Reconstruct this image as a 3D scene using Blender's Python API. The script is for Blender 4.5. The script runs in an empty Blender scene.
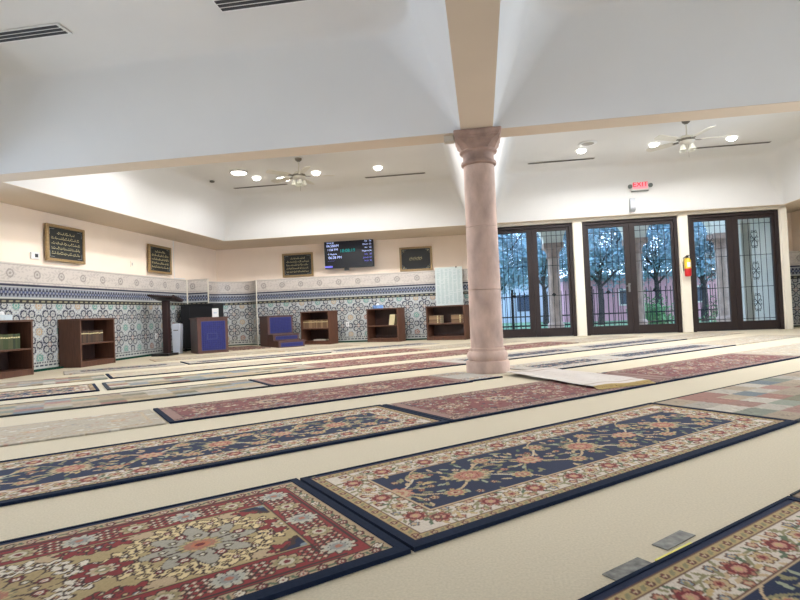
import bpy, bmesh, math, random
import numpy as np
from mathutils import Matrix, Vector
sc = bpy.context.scene
COL = sc.collection
PI = math.pi
# ------------------------------------------------------------------ camera
CAM_H = 0.68
pitch, roll, yaw = .0240949, -.04212, .1508375
fwd = Vector((0, math.cos(pitch), math.sin(pitch)))
up = Vector((0, -math.sin(pitch), math.cos(pitch)))
rt = Vector((1, 0, 0))
rt2 = math.cos(roll)*rt + math.sin(roll)*up
up2 = math.cos(roll)*up - math.sin(roll)*rt
Rz = Matrix.Rotation(yaw, 3, 'Z')
rt2, up2, fwd = Rz@rt2, Rz@up2, Rz@fwd
cam = bpy.data.objects.new('camera', bpy.data.cameras.new('camera'))
COL.objects.link(cam)
M = Matrix(((rt2.x, up2.x, -fwd.x), (rt2.y, up2.y, -fwd.y), (rt2.z, up2.z, -fwd.z))).to_4x4()
M.translation = (0, 0, CAM_H)
cam.matrix_world = M
cam.data.sensor_width = 36
cam.data.lens = 536.8/800*36
cam.data.clip_start = 0.05
sc.camera = cam
# ------------------------------------------------------------------ world, lights, exposure
sc.view_settings.view_transform = 'Standard'
sc.view_settings.look = 'None'
sc.view_settings.gamma = 1
sc.view_settings.exposure = 0.0
w = bpy.data.worlds.new('world'); sc.world = w; w.use_nodes = True
nt = w.node_tree; bg = nt.nodes['Background']
tc = nt.nodes.new('ShaderNodeTexCoord'); sx = nt.nodes.new('ShaderNodeSeparateXYZ')
rp = nt.nodes.new('ShaderNodeValToRGB')
nt.links.new(tc.outputs['Generated'], sx.inputs[0]); nt.links.new(sx.outputs['Z'], rp.inputs[0])
rp.color_ramp.elements[0].color = (.74, .84, .98, 1); rp.color_ramp.elements[0].position = 0
rp.color_ramp.elements[1].color = (.42, .62, .95, 1); rp.color_ramp.elements[1].position = .7
nt.links.new(rp.outputs[0], bg.inputs['Color']); bg.inputs['Strength'].default_value = 5.4

def area(name, loc, rot, sx_, sy_, power, color, spread=PI):
    L = bpy.data.lights.new(name, 'AREA'); L.shape = 'RECTANGLE'; L.size = sx_; L.size_y = sy_
    L.energy = power; L.color = color; L.spread = spread
    o = bpy.data.objects.new(name, L); COL.objects.link(o); o.location = loc; o.rotation_euler = rot
    return o
DAY = (.92, .95, 1)
# fill light outside the unseen windows added to the side and rear walls
WIN_L = (1.6, 5.1); WIN_R = (1.6, 5.3, 8.6)
for y, pw in zip(WIN_L, (42, 65)): area('window_fill', (-7.35, y, 1.3), (0, -PI/2, 0), 2.3, 2.4, pw, DAY)
for y, pw in zip(WIN_R, (42, 60, 130)): area('window_fill', (7.35, y, 1.3), (0, PI/2, 0), 2.3, 2.4, pw, DAY)
for x in (-4.6, -1.6): area('window_fill', (x, -6.85, 1.3), (PI/2, 0, 0), 2.4, 2.3, 28, (.97, .96, 1))
# sky portal at the glazed doors
for x, ww in ((1.19, 1.7), (3.27, 1.9), (5.38, 1.7)):
    p = area('door_daylight', (x, 12.62, 1.3), (-PI/2, 0, 0), ww, 2.3, 1, (1, 1, 1)); p.data.cycles.is_portal = True

# ------------------------------------------------------------------ materials
def s2l(c):
    c = np.asarray(c, float)/255.
    return np.where(c <= .04045, c/12.92, ((c+.055)/1.055)**2.4)
def rgb(*c):
    v = s2l(c); return (float(v[0]), float(v[1]), float(v[2]), 1)
MATS = {}
def mat(name, col, rough=.6, metal=0, noise=0, nscale=20, bump=0, bscale=200, emit=None, es=1, spec=.5, stretch=None):
    if name in MATS: return MATS[name]
    m = bpy.data.materials.new(name); m.use_nodes = True; n = m.node_tree; b = n.nodes['Principled BSDF']
    b.inputs['Base Color'].default_value = col; b.inputs['Roughness'].default_value = rough
    b.inputs['Metallic'].default_value = metal; b.inputs['Specular IOR Level'].default_value = spec
    t = n.nodes.new('ShaderNodeTexCoord')
    src = t.outputs['Object']
    if stretch:
        mp = n.nodes.new('ShaderNodeMapping'); mp.inputs['Scale'].default_value = stretch
        n.links.new(src, mp.inputs[0]); src = mp.outputs[0]
    if noise:
        nz = n.nodes.new('ShaderNodeTexNoise'); nz.inputs['Scale'].default_value = nscale; nz.inputs['Detail'].default_value = 5
        n.links.new(src, nz.inputs['Vector'])
        r = n.nodes.new('ShaderNodeValToRGB')
        c = np.array(col[:3])
        r.color_ramp.elements[0].position = .3; r.color_ramp.elements[1].position = .7
        r.color_ramp.elements[0].color = (*(c*(1-noise)), 1); r.color_ramp.elements[1].color = (*np.minimum(c*(1+noise), 1), 1)
        n.links.new(nz.outputs[0], r.inputs[0]); n.links.new(r.outputs[0], b.inputs['Base Color'])
    if bump:
        nz = n.nodes.new('ShaderNodeTexNoise'); nz.inputs['Scale'].default_value = bscale; nz.inputs['Detail'].default_value = 3
        n.links.new(src, nz.inputs['Vector'])
        bp = n.nodes.new('ShaderNodeBump'); bp.inputs['Strength'].default_value = bump; bp.inputs['Distance'].default_value = .004
        n.links.new(nz.outputs[0], bp.inputs['Height']); n.links.new(bp.outputs[0], b.inputs['Normal'])
    if emit:
        b.inputs['Emission Color'].default_value = emit; b.inputs['Emission Strength'].default_value = es
    MATS[name] = m
    return m
def vcol_mat(name, rough=.9, bump=.3, bscale=300, spec=.3, noise=.18):
    if name in MATS: return MATS[name]
    m = bpy.data.materials.new(name); m.use_nodes = True; n = m.node_tree; b = n.nodes['Principled BSDF']
    a = n.nodes.new('ShaderNodeVertexColor'); a.layer_name = 'pattern'
    t = n.nodes.new('ShaderNodeTexCoord')
    nz = n.nodes.new('ShaderNodeTexNoise'); nz.inputs['Scale'].default_value = bscale; nz.inputs['Detail'].default_value = 2
    n.links.new(t.outputs['Object'], nz.inputs['Vector'])
    mr = n.nodes.new('ShaderNodeMapRange'); mr.inputs[3].default_value = 1-noise; mr.inputs[4].default_value = 1+noise
    n.links.new(nz.outputs[0], mr.inputs[0])
    mx = n.nodes.new('ShaderNodeVectorMath'); mx.operation = 'MULTIPLY'
    n.links.new(a.outputs['Color'], mx.inputs[0]); n.links.new(mr.outputs[0], mx.inputs[1])
    n.links.new(mx.outputs[0], b.inputs['Base Color'])
    b.inputs['Roughness'].default_value = rough; b.inputs['Specular IOR Level'].default_value = spec
    if bump:
        bp = n.nodes.new('ShaderNodeBump'); bp.inputs['Strength'].default_value = bump; bp.inputs['Distance'].default_value = .003
        n.links.new(nz.outputs[0], bp.inputs['Height']); n.links.new(bp.outputs[0], b.inputs['Normal'])
    MATS[name] = m
    return m
def glass_mat():
    m = bpy.data.materials.new('clear_glass'); m.use_nodes = True; n = m.node_tree
    for x in list(n.nodes): n.nodes.remove(x)
    o = n.nodes.new('ShaderNodeOutputMaterial'); mx = n.nodes.new('ShaderNodeMixShader')
    t = n.nodes.new('ShaderNodeBsdfTransparent'); t.inputs[0].default_value = (.90, .95, 1.0, 1)
    g = n.nodes.new('ShaderNodeBsdfGlossy'); g.inputs['Roughness'].default_value = .03
    fr = n.nodes.new('ShaderNodeFresnel'); fr.inputs[0].default_value = 1.45
    n.links.new(fr.outputs[0], mx.inputs[0]); n.links.new(t.outputs[0], mx.inputs[1]); n.links.new(g.outputs[0], mx.inputs[2])
    n.links.new(mx.outputs[0], o.inputs[0]); MATS['glass'] = m
    return m
def emis(name, col, s):
    return mat(name, col, emit=col, es=s)

PINK = mat('cream_pink_paint', rgb(248, 231, 213), .75, noise=.02, nscale=2, bump=.05, bscale=150)
WHITE = mat('white_paint', rgb(220, 219, 217), .8, noise=.015, nscale=1.5, bump=.05, bscale=120)
SOFF = mat('beige_soffit_paint', rgb(212, 196, 176), .8, noise=.02, nscale=2)
PIER = mat('ivory_trim_paint', rgb(226, 220, 205), .7)
CARPET = mat('beige_carpet', rgb(194, 184, 162), .95, noise=.09, nscale=140, bump=.25, bscale=900, spec=.1)
GREEN = mat('green_carpet', rgb(20, 62, 50), .95, noise=.2, nscale=60, spec=.1)
DARKWOOD = mat('dark_stained_door_wood', rgb(28, 13, 13), .6, noise=.25, nscale=6, stretch=(8, 8, 1))
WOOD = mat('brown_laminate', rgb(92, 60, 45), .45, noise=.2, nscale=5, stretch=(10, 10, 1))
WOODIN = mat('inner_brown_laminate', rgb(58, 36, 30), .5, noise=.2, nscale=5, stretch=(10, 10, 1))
BLACK = mat('black_satin', rgb(20, 20, 24), .4)
IRON = mat('wrought_iron', rgb(38, 36, 38), .5, metal=.6)
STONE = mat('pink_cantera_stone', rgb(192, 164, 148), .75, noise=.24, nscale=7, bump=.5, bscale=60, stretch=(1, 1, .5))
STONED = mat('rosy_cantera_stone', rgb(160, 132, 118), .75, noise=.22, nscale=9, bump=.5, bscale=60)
GLASS = glass_mat()
WPL = mat('white_plastic', rgb(228, 228, 228), .4)
GREY = mat('grey_metal', rgb(120, 120, 122), .4, metal=.5)
DGREY = mat('dark_slot', rgb(45, 48, 55), .6)
GOLD = mat('antique_gold_frame', rgb(158, 132, 92), .4, metal=.3, noise=.2, nscale=40)
RUG = vcol_mat('woven_rug')
TILE = vcol_mat('glazed_zellige_tile', rough=.3, bump=.05, bscale=60, spec=.5, noise=.06)
BIND = mat('navy_rug_binding', rgb(27, 36, 54), .9, noise=.15, nscale=80, spec=.1)
BINDG = mat('slate_rug_binding', rgb(58, 62, 66), .9, noise=.15, nscale=80, spec=.1)
LAMP = emis('lamp_lens', (1, .97, .9, 1), 14)

# ------------------------------------------------------------------ mesh helpers
def tag(o, label=None, cat=None, group=None, kind=None):
    if label: o['label'] = label
    if cat: o['category'] = cat
    if group: o['group'] = group
    if kind: o['kind'] = kind
    return o
def empty(name, loc=(0, 0, 0), rz=0, **k):
    o = bpy.data.objects.new(name, None); COL.objects.link(o); o.location = loc; o.rotation_euler = (0, 0, rz)
    o.empty_display_size = .1
    return tag(o, **k)
class MB:
    def __init__(s): s.v = []; s.f = []
    def add(s, vs, fs):
        n = len(s.v); s.v += [tuple(v) for v in vs]; s.f += [tuple(n+i for i in f) for f in fs]; return s
    def box(s, x0, x1, y0, y1, z0, z1, M=None):
        vs = [Vector((x, y, z)) for z in (z0, z1) for y in (y0, y1) for x in (x0, x1)]
        if M: vs = [M@v for v in vs]
        return s.add(vs, [(0, 2, 3, 1), (4, 5, 7, 6), (0, 1, 5, 4), (1, 3, 7, 5), (3, 2, 6, 7), (2, 0, 4, 6)])
    def lathe(s, prof, n=32, c=(0, 0, 0), M=None, caps=True):
        vs = []; fs = []
        for r, z in prof:
            for i in range(n):
                a = 2*PI*i/n; v = Vector((r*math.cos(a), r*math.sin(a), z))
                if M: v = M@v
                vs.append(v+Vector(c))
        for j in range(len(prof)-1):
            for i in range(n):
                k = (i+1) % n; fs.append((j*n+i, j*n+k, (j+1)*n+k, (j+1)*n+i))
        if caps:
            fs.append(tuple(range(n))[::-1]); fs.append(tuple((len(prof)-1)*n+i for i in range(n)))
        return s.add(vs, fs)
    def tube(s, pts, r, n=8):
        pts = [Vector(p) for p in pts]; vs = []; fs = []
        for j, p in enumerate(pts):
            d = (pts[min(j+1, len(pts)-1)]-pts[max(j-1, 0)]).normalized()
            a = d.orthogonal().normalized() if abs(d.z) > .99 else d.cross(Vector((0, 0, 1))).normalized()
            b = d.cross(a).normalized(); rr = r[j] if isinstance(r, (list, tuple)) else r
            for i in range(n):
                t = 2*PI*i/n; vs.append(p+rr*(math.cos(t)*a+math.sin(t)*b))
        for j in range(len(pts)-1):
            for i in range(n):
                k = (i+1) % n; fs.append((j*n+i, j*n+k, (j+1)*n+k, (j+1)*n+i))
        fs.append(tuple(range(n))[::-1]); fs.append(tuple((len(pts)-1)*n+i for i in range(n)))
        return s.add(vs, fs)
    def prism(s, poly, axis, a0, a1, M=None):
        """extrude a 2-D polygon along axis ('x','y','z')"""
        def P(u, v, w):
            q = {'x': (w, u, v), 'y': (u, w, v), 'z': (u, v, w)}[axis]; q = Vector(q); return M@q if M else q
        n = len(poly); vs = [P(u, v, a0) for u, v in poly]+[P(u, v, a1) for u, v in poly]
        fs = [tuple(range(n))[::-1], tuple(range(n, 2*n))]+[(i, (i+1) % n, n+(i+1) % n, n+i) for i in range(n)]
        return s.add(vs, fs)
    def build(s, name, m, parent=None, smooth=False, bevel=0, loc=None, rz=0):
        me = bpy.data.meshes.new(name); me.from_pydata(s.v, [], s.f); me.validate(); me.materials.append(m)
        bm = bmesh.new(); bm.from_mesh(me); bmesh.ops.recalc_face_normals(bm, faces=bm.faces); bm.to_mesh(me); bm.free()
        o = bpy.data.objects.new(name, me); COL.objects.link(o)
        if parent: o.parent = parent
        if loc: o.location = loc; o.rotation_euler = (0, 0, rz)
        if smooth:
            for p in me.polygons: p.use_smooth = True
            try: me.set_sharp_from_angle(angle=math.radians(40))
            except Exception: pass
        if bevel:
            b = o.modifiers.new('bevel', 'BEVEL'); b.width = bevel; b.segments = 2; b.limit_method = 'ANGLE'
        return o
def text_mesh(s, size, name, m, parent, loc, rot, align='CENTER', extrude=.001):
    c = bpy.data.curves.new('t', 'FONT'); c.body = s; c.size = size; c.align_x = align; c.align_y = 'CENTER'; c.extrude = extrude
    t = bpy.data.objects.new('t', c); COL.objects.link(t)
    dg = bpy.context.evaluated_depsgraph_get(); me = bpy.data.meshes.new_from_object(t.evaluated_get(dg))
    bpy.data.objects.remove(t); me.materials.clear(); me.materials.append(m); me.name = name
    o = bpy.data.objects.new(name, me); COL.objects.link(o); o.parent = parent; o.location = loc; o.rotation_euler = rot
    return o
def copy_tree(o, parent=None):
    c = o.copy(); COL.objects.link(c); c.parent = parent
    for ch in [x for x in bpy.data.objects if x.parent == o]: copy_tree(ch, c)
    return c
def grid_mesh(name, nu, nv, pos, colfn, m, parent=None, extra=None):
    """dense sheet: pos(U,V)->xyz arrays, colfn(U,V)->linear rgb array, for U,V in 0..1"""
    U, V = np.meshgrid(np.linspace(0, 1, nu), np.linspace(0, 1, nv))
    U = U.ravel(); V = V.ravel(); P = pos(U, V).astype(np.float32); C = colfn(U, V)
    idx = np.arange(nu*nv).reshape(nv, nu)
    q = np.stack([idx[:-1, :-1], idx[:-1, 1:], idx[1:, 1:], idx[1:, :-1]], -1).reshape(-1, 4)
    if extra is not None:      # closed slab: add an underside of one big face plus side walls
        ring = np.concatenate([idx[0, :], idx[1:, -1], idx[-1, -2::-1], idx[-2:0:-1, 0]])
        low = P[ring].copy(); low += np.array(extra, np.float32)
        n0 = len(P); P = np.vstack([P, low]); C = np.vstack([C, C[ring]])
        k = len(ring); li = n0+np.arange(k); nx = np.roll(np.arange(k), -1)
        side = np.stack([ring, li, li[nx], ring[nx]], -1); q = np.vstack([q, side])
    me = bpy.data.meshes.new(name)
    me.vertices.add(len(P)); me.vertices.foreach_set('co', P.ravel())
    me.loops.add(len(q)*4); me.loops.foreach_set('vertex_index', q.ravel().astype(np.int32))
    me.polygons.add(len(q)); me.polygons.foreach_set('loop_start', np.arange(0, len(q)*4, 4, dtype=np.int32))
    me.update(calc_edges=True)
    ca = me.color_attributes.new('pattern', 'FLOAT_COLOR', 'POINT')
    ca.data.foreach_set('color', np.hstack([C, np.ones((len(C), 1))]).astype(np.float32).ravel())
    me.materials.append(m)
    o = bpy.data.objects.new(name, me); COL.objects.link(o)
    if parent: o.parent = parent
    return o

# ------------------------------------------------------------------ ROOM SHELL
SZ, CZ = 2.6, 3.6      # soffit height, coffer ceiling height
XL, XR, YB, YD, YR = -7.1, 7.1, 13.7, 12.4, -6.6
def st(o, **k): return tag(o, kind='structure', **k)
st(MB().box(XL-.3, XR+.3, YR-.3, YB+.2, -.12, 0).build('floor', CARPET))
# soffit undersides
b = MB()
xs = [(-7.2, -6.1), (-.14, .2), (6.3, 7.2)]; ys = [(-6.7, -6.4), (-.3, 0), (5.8, 6.1), (12.2, 13.8)]
for x0, x1 in xs: b.box(x0, x1, -6.7, 13.8, SZ, SZ+.03)
st(b.build('trim_1', SOFF))
b = MB()
for y0, y1 in ys:
    for x0, x1 in ((-6.1, -.14), (.2, 6.3)): b.box(x0, x1, y0, y1, SZ, SZ+.03)
st(b.build('trim_2', SOFF))
# coffers: sloping sides with corners that round off upwards
b = MB()
def coffer(x0, x1, y0, y1):
    rings = []; K = 10; lev = [0, .1, .25, .4, .55, .7, .82, .9, .96, 1.0]; lev = list(np.linspace(0, .9, 8))+[.95, .98, 1.0]
    for t in lev:
        ins = .42*t; z = SZ+.005+(CZ-SZ)*t
        if t > .9:
            q = (t-.9)/.1; ins = .42*.9+.16*(1-math.sqrt(max(0, 1-q*q)))
        r = .02+.42*t
        ax0, ax1, ay0, ay1 = x0+ins, x1-ins, y0+ins, y1-ins
        ring = []
        for cx, cy, a0 in ((ax1-r, ay1-r, 0), (ax0+r, ay1-r, PI/2), (ax0+r, ay0+r, PI), (ax1-r, ay0+r, 3*PI/2)):
            for i in range(K+1):
                a = a0+PI/2*i/K; ring.append((cx+r*math.cos(a), cy+r*math.sin(a), z))
        rings.append(ring)
    n = len(rings[0]); vs = [v for r_ in rings for v in r_]; fs = []
    for j in range(len(rings)-1):
        for i in range(n): k = (i+1) % n; fs.append((j*n+i, (j+1)*n+i, (j+1)*n+k, j*n+k))
    fs.append(tuple((len(rings)-1)*n+i for i in range(n)))
    b.add(vs, fs)
for x0, x1 in ((-6.1, -.14), (.2, 6.3)):
    for y0, y1 in ((-6.4, -.3), (0, 5.8), (6.1, 12.2)): coffer(x0, x1, y0, y1)
st(b.build('ceiling', WHITE, smooth=True))
st(MB().box(-7.4, 7.4, -6.9, 13.95, CZ+.12, CZ+.25).build('ceiling_slab', WHITE))
# walls
def wall_x(x0, x1):
    q = MB(); wy = WIN_L if x0 < 0 else WIN_R
    ed = [-6.6]+[e for y in wy for e in (y-1.2, y+1.2)]+[YB+.15]
    for i in range(0, len(ed), 2): q.box(x0, x1, ed[i], ed[i+1], 0, SZ+.02)
    for y in wy: q.box(x0, x1, y-1.2, y+1.2, 2.45, SZ+.02); q.box(x0, x1, y-1.2, y+1.2, 0, .12)
    return q
st(wall_x(XL-.15, XL).build('wall_left', PINK)); st(wall_x(XR, XR+.15).build('wall_right', PINK))
st(MB().box(XL, .05, YB, YB+.15, 0, SZ+.02).box(6.42, XR, 13.5, 13.65, 0, SZ+.02).build('wall_back', PINK))
q = MB().box(XL-.15, -5.8, YR-.15, YR, 0, SZ+.02).box(-3.4, -2.8, YR-.15, YR, 0, SZ+.02).box(-.4, XR+.15, YR-.15, YR, 0, SZ+.02)
for a_ in (-5.8, -2.8): q.box(a_, a_+2.4, YR-.15, YR, 2.45, SZ+.02).box(a_, a_+2.4, YR-.15, YR, 0, .12)
st(q.build('wall_rear', PINK))
# door wall with three openings
q = MB(); D = [(.29, 2.07), (2.28, 4.27), (4.48, 6.28)]
ed = [.05, D[0][0], D[0][1], D[1][0], D[1][1], D[2][0], D[2][1], 6.42]
for i in range(0, 8, 2): q.box(ed[i], ed[i+1], YD, YD+.2, 0, SZ+.02)
for a_, b_ in D: q.box(a_, b_, YD, YD+.2, 2.54, SZ+.02)
q.box(.05, .2, YD, YB, 0, SZ+.02); q.box(6.27, 6.42, YD+.2, 13.6, 0, SZ+.02)
st(q.build('wall_doors', PIER))
# white pilaster strips between the doors
# unseen windows behind/beside the camera, added to hold the fill lights
def window(n, y, x, w, ax):
    r = empty('window_%d' % n, (x, y, 0)); st(r)
    f = MB(); g = MB()
    def bx(m, u0, u1, z0, z1, t):
        if ax == 'y': m.box(-t, t, u0, u1, z0, z1)
        else: m.box(u0, u1, -t, t, z0, z1)
    for u0, u1 in ((-w/2, -w/2+.07), (w/2-.07, w/2), (-.04, .04)): bx(f, u0, u1, .12, 2.45, .03)
    for z0, z1 in ((.12, .2), (2.37, 2.45)): bx(f, -w/2+.07, w/2-.07, z0, z1, .03)
    bx(g, -w/2+.07, w/2-.07, .2, 2.37, .004)
    f.build('window_frame', DARKWOOD, r); g.build('pane', GLASS, r)
n = 1
for y in WIN_L: window(n, y, XL-.07, 2.4, 'y'); n += 1
for y in WIN_R: window(n, y, XR+.07, 2.4, 'y'); n += 1
for x in (-4.6, -1.6): window(n, YR-.07, x, 2.4, 'x'); n += 1

# ------------------------------------------------------------------ TILED WAINSCOT
rng = np.random.default_rng(5)
def hsh(i, j, k=0):
    x = np.sin(i*127.1+j*311.7+k*74.7)*43758.5453
    return x-np.floor(x)
C_ = {k: s2l(v) for k, v in dict(white=(190, 192, 186), navy=(26, 32, 60), blue=(56, 70, 110), teal=(92, 150, 140), rust=(150, 98, 84), tan=(182, 158, 126),
      grey=(150, 155, 162), band=(204, 196, 188), bandd=(172, 164, 158), black=(24, 26, 32), gold=(150, 146, 118), pale=(190, 198, 205)).items()}
def tile_color(u, z):
    n = len(u); out = np.tile(C_['white'], (n, 1))
    def put(m, c): out[m] = c
    P = .42
    zz = z-.62
    ci = np.floor(u/P+.5); cj = np.floor(zz/P+.5)
    x = u-ci*P; y = zz-cj*P
    r = np.hypot(x, y); th = np.arctan2(y, x)
    field = (z > .15) & (z < 1.07)
    # light mosaic background
    bgp = np.cos(u*2*PI/.07)*np.cos(zz*2*PI/.07)
    put(field & (bgp > .35), C_['pale']); put(field & (bgp < -.5), C_['grey']*1.0)
    put(field & (bgp < -.85), C_['blue'])
    # star rays
    ray_ = np.abs(np.sin(4*th)) < .22
    put(field & ray_ & (r > .055) & (r < .085), C_['white'])
    hh = hsh(ci, cj); hc = np.stack([C_['teal'], C_['rust'], C_['tan'], C_['teal']])[(hh*3.99).astype(int)]
    m = field & (r < .062*(1+.12*np.cos(8*th))); out[m] = hc[m]
    put(field & (r < .036*(1+.1*np.cos(8*th))), C_['white']); m = field & (r < .02); out[m] = hc[m]
    put(field & (r > .066) & (r < .076), C_['grey'])
    # navy rings around each star
    cents = [(.21, 0), (-.21, 0), (0, .21), (0, -.21), (.136, .136), (-.136, .136), (.136, -.136), (-.136, -.136)]
    for cx, cy in cents:
        dx = x-cx; dy = y-cy; d = np.hypot(dx, dy); tt = np.arctan2(dy, dx); R = 1+.10*np.cos(8*tt)
        put(field & (d < .066*R), C_['navy']); put(field & (d < .043*R), C_['white'])
        put(field & (d < .026*R) & (d > .016), C_['grey']*.8+C_['tan']*.2); put(field & (d < .009), C_['blue'])
    dx = np.abs(x)-.21; dy = np.abs(y)-.21; d = np.hypot(dx, dy)
    put(field & (d < .040), C_['rust']*.6+C_['white']*.4); put(field & (d < .022), C_['white'])
    # lower border
    put((z <= .15), C_['white']); put((z > .115) & (z < .135) & (np.mod(u, .05) < .03), C_['navy'])
    put((z > .065) & (z < .095) & (np.mod(u, .09) < .065), C_['navy']); put(z < .035, s2l((20, 60, 50)))
    # upper borders
    put((z >= 1.07) & (z < 1.085), C_['black'])
    a = (z >= 1.085) & (z < 1.125); put(a, C_['black']); put(a & (np.mod(u, .12) < .07) & (np.abs(z-1.105) < .014), C_['gold'])
    put((z >= 1.125) & (z < 1.135), C_['black']); put((z >= 1.135) & (z < 1.165), C_['white'])
    a = (z >= 1.165) & (z < 1.325); put(a, C_['grey']*.9+C_['blue']*.1)
    d1 = np.abs(np.mod(u+z-1.245, .08)-.04)+np.abs(np.mod(z-1.245-u, .08)-.04)
    k = np.mod(np.floor((u)/.04), 2)
    tri = np.abs(np.mod(u, .07)-.035)
    put(a & (z > 1.265) & (z < 1.315) & (tri < .022*(1.32-z)/.05+.004), C_['navy'])
    tri2 = np.abs(np.mod(u+.035, .07)-.035)
    put(a & (z > 1.175) & (z < 1.225) & (tri < .022*(z-1.17)/.05+.004), C_['navy'])
    put(a & (z > 1.225) & (z < 1.265) & (tri2 < .02), C_['blue'])
    put((z >= 1.325) & (z < 1.335), C_['white']); put((z >= 1.335) & (z < 1.368), C_['navy'])
    # carved plaster band
    a = z >= 1.368; out[a] = C_['band']
    sc_ = np.sin(u*38+3*np.sin(z*40))*np.sin(z*52+2.5*np.sin(u*23))
    put(a & (z < 1.66) & (sc_ > .35), C_['bandd']*.55+C_['band']*.45)
    mu = np.mod(u, .5)-.25; rr = np.hypot(mu, z-1.53)
    put(a & (rr < .07), C_['bandd']*.8); put(a & (rr < .045), C_['band']*.9); put(a & (rr < .02), C_['bandd']*.7)
    put(a & (np.abs(z-1.40) < .005), C_['bandd']*.85); put(a & (np.abs(z-1.665) < .006), C_['bandd']*.85)
    out[z < -9] = 0
    return out
TH = 1.69
def wainscot(name, pts, step=.012, u0=0):
    """vertical tiled sheet following a plan polyline, room side on its right-hand; thin cap on top"""
    P = np.array(pts, float); seg = np.hypot(*np.diff(P, axis=0).T); L = seg.sum(); cum = np.concatenate([[0], np.cumsum(seg)])
    nu = int(L/step)+1; nv = int(TH/step)+1
    def pos(U, V):
        s = U*L; return np.stack([np.interp(s, cum, P[:, 0]), np.interp(s, cum, P[:, 1]), V*TH], -1)
    return st(grid_mesh(name, nu, nv, pos, lambda U, V: tile_color(U*L+u0, V*TH), TILE))
wainscot('wall_left_tile', [(-7.0, 6.35), (-7.0, 12.0)])
arc = [(-6.45, 12.0), (-6.5, 12.06), (-6.85, 12.5), (-6.9, 12.8), (-6.78, 13.12), (-6.5, 13.38), (-6.15, 13.5), (-5.95, 13.42), (-5.76, 13.2)]
def smooth_poly(pts, n=6):
    out = []
    p = [pts[0]]+list(pts)+[pts[-1]]
    for i in range(1, len(p)-2):
        for t in np.linspace(0, 1, n, endpoint=False):
            a, b_, c, d = [np.array(q) for q in p[i-1:i+3]]
            out.append(tuple(.5*((2*b_)+(-a+c)*t+(2*a-5*b_+4*c-d)*t*t+(-a+3*b_-3*c+d)*t**3)))
    out.append(pts[-1]); return out
wainscot('wall_pier_tile', [(-7.0, 12.0), (-6.45, 12.0)], u0=.1)
arcs = smooth_poly(arc[1:])
wainscot('wall_niche_tile', [arc[0]]+arcs, u0=.2)
wainscot('wall_back_tile', [(-5.76, 13.2), (.05, 13.2)], u0=.05)
wainscot('wall_recess_tile', [(6.42, 13.2), (7.1, 13.2)], u0=.1)
wainscot('wall_right_tile', [(7.06, 13.2), (7.06, 9.9)], step=.02)
# solid backing / caps of the wainscot
PLAST = mat('plaster_cap', rgb(206, 198, 190), .8)
q = MB(); q.box(XL, -7.004, 6.35, 12.0, 0, TH+.004)
q.prism([(-7.1, 12.004), (-6.45, 12.004)]+[(x-.0, y+.004) for x, y in arcs]+[(-5.76, 13.7), (-7.1, 13.7)], 'z', 0, TH+.004)
q.box(-5.76, .05, 13.204, 13.7, 0, TH+.004); q.box(6.42, 7.1, 13.204, 13.5, 0, TH+.004)
st(q.build('trim_3', PLAST))
# slim white edge beads on the pier and niche corners, and the pipe on the left wall
q = MB(); q.box(-6.462, -6.438, 11.985, 12.003, 0, TH); q.box(-7.0, -6.976, 11.98, 11.998, 0, TH); q.box(-5.772, -5.75, 13.185, 13.203, 0, TH)
st(q.build('trim_4', PIER))
q = MB(); q.box(6.29, 6.415, 12.34, 12.4, 0, 2.56).box(2.08, 2.27, 12.36, 12.4, 0, 2.56).box(4.28, 4.47, 12.36, 12.4, 0, 2.56)
st(q.build('trim_5', PIER, bevel=.008))
st(MB().box(-6.996, -6.9, 6.35, 12.0, 0, .03).box(-5.7, .05, 13.1, 13.196, 0, .03).build('baseboard_tile', GREEN))

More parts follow.
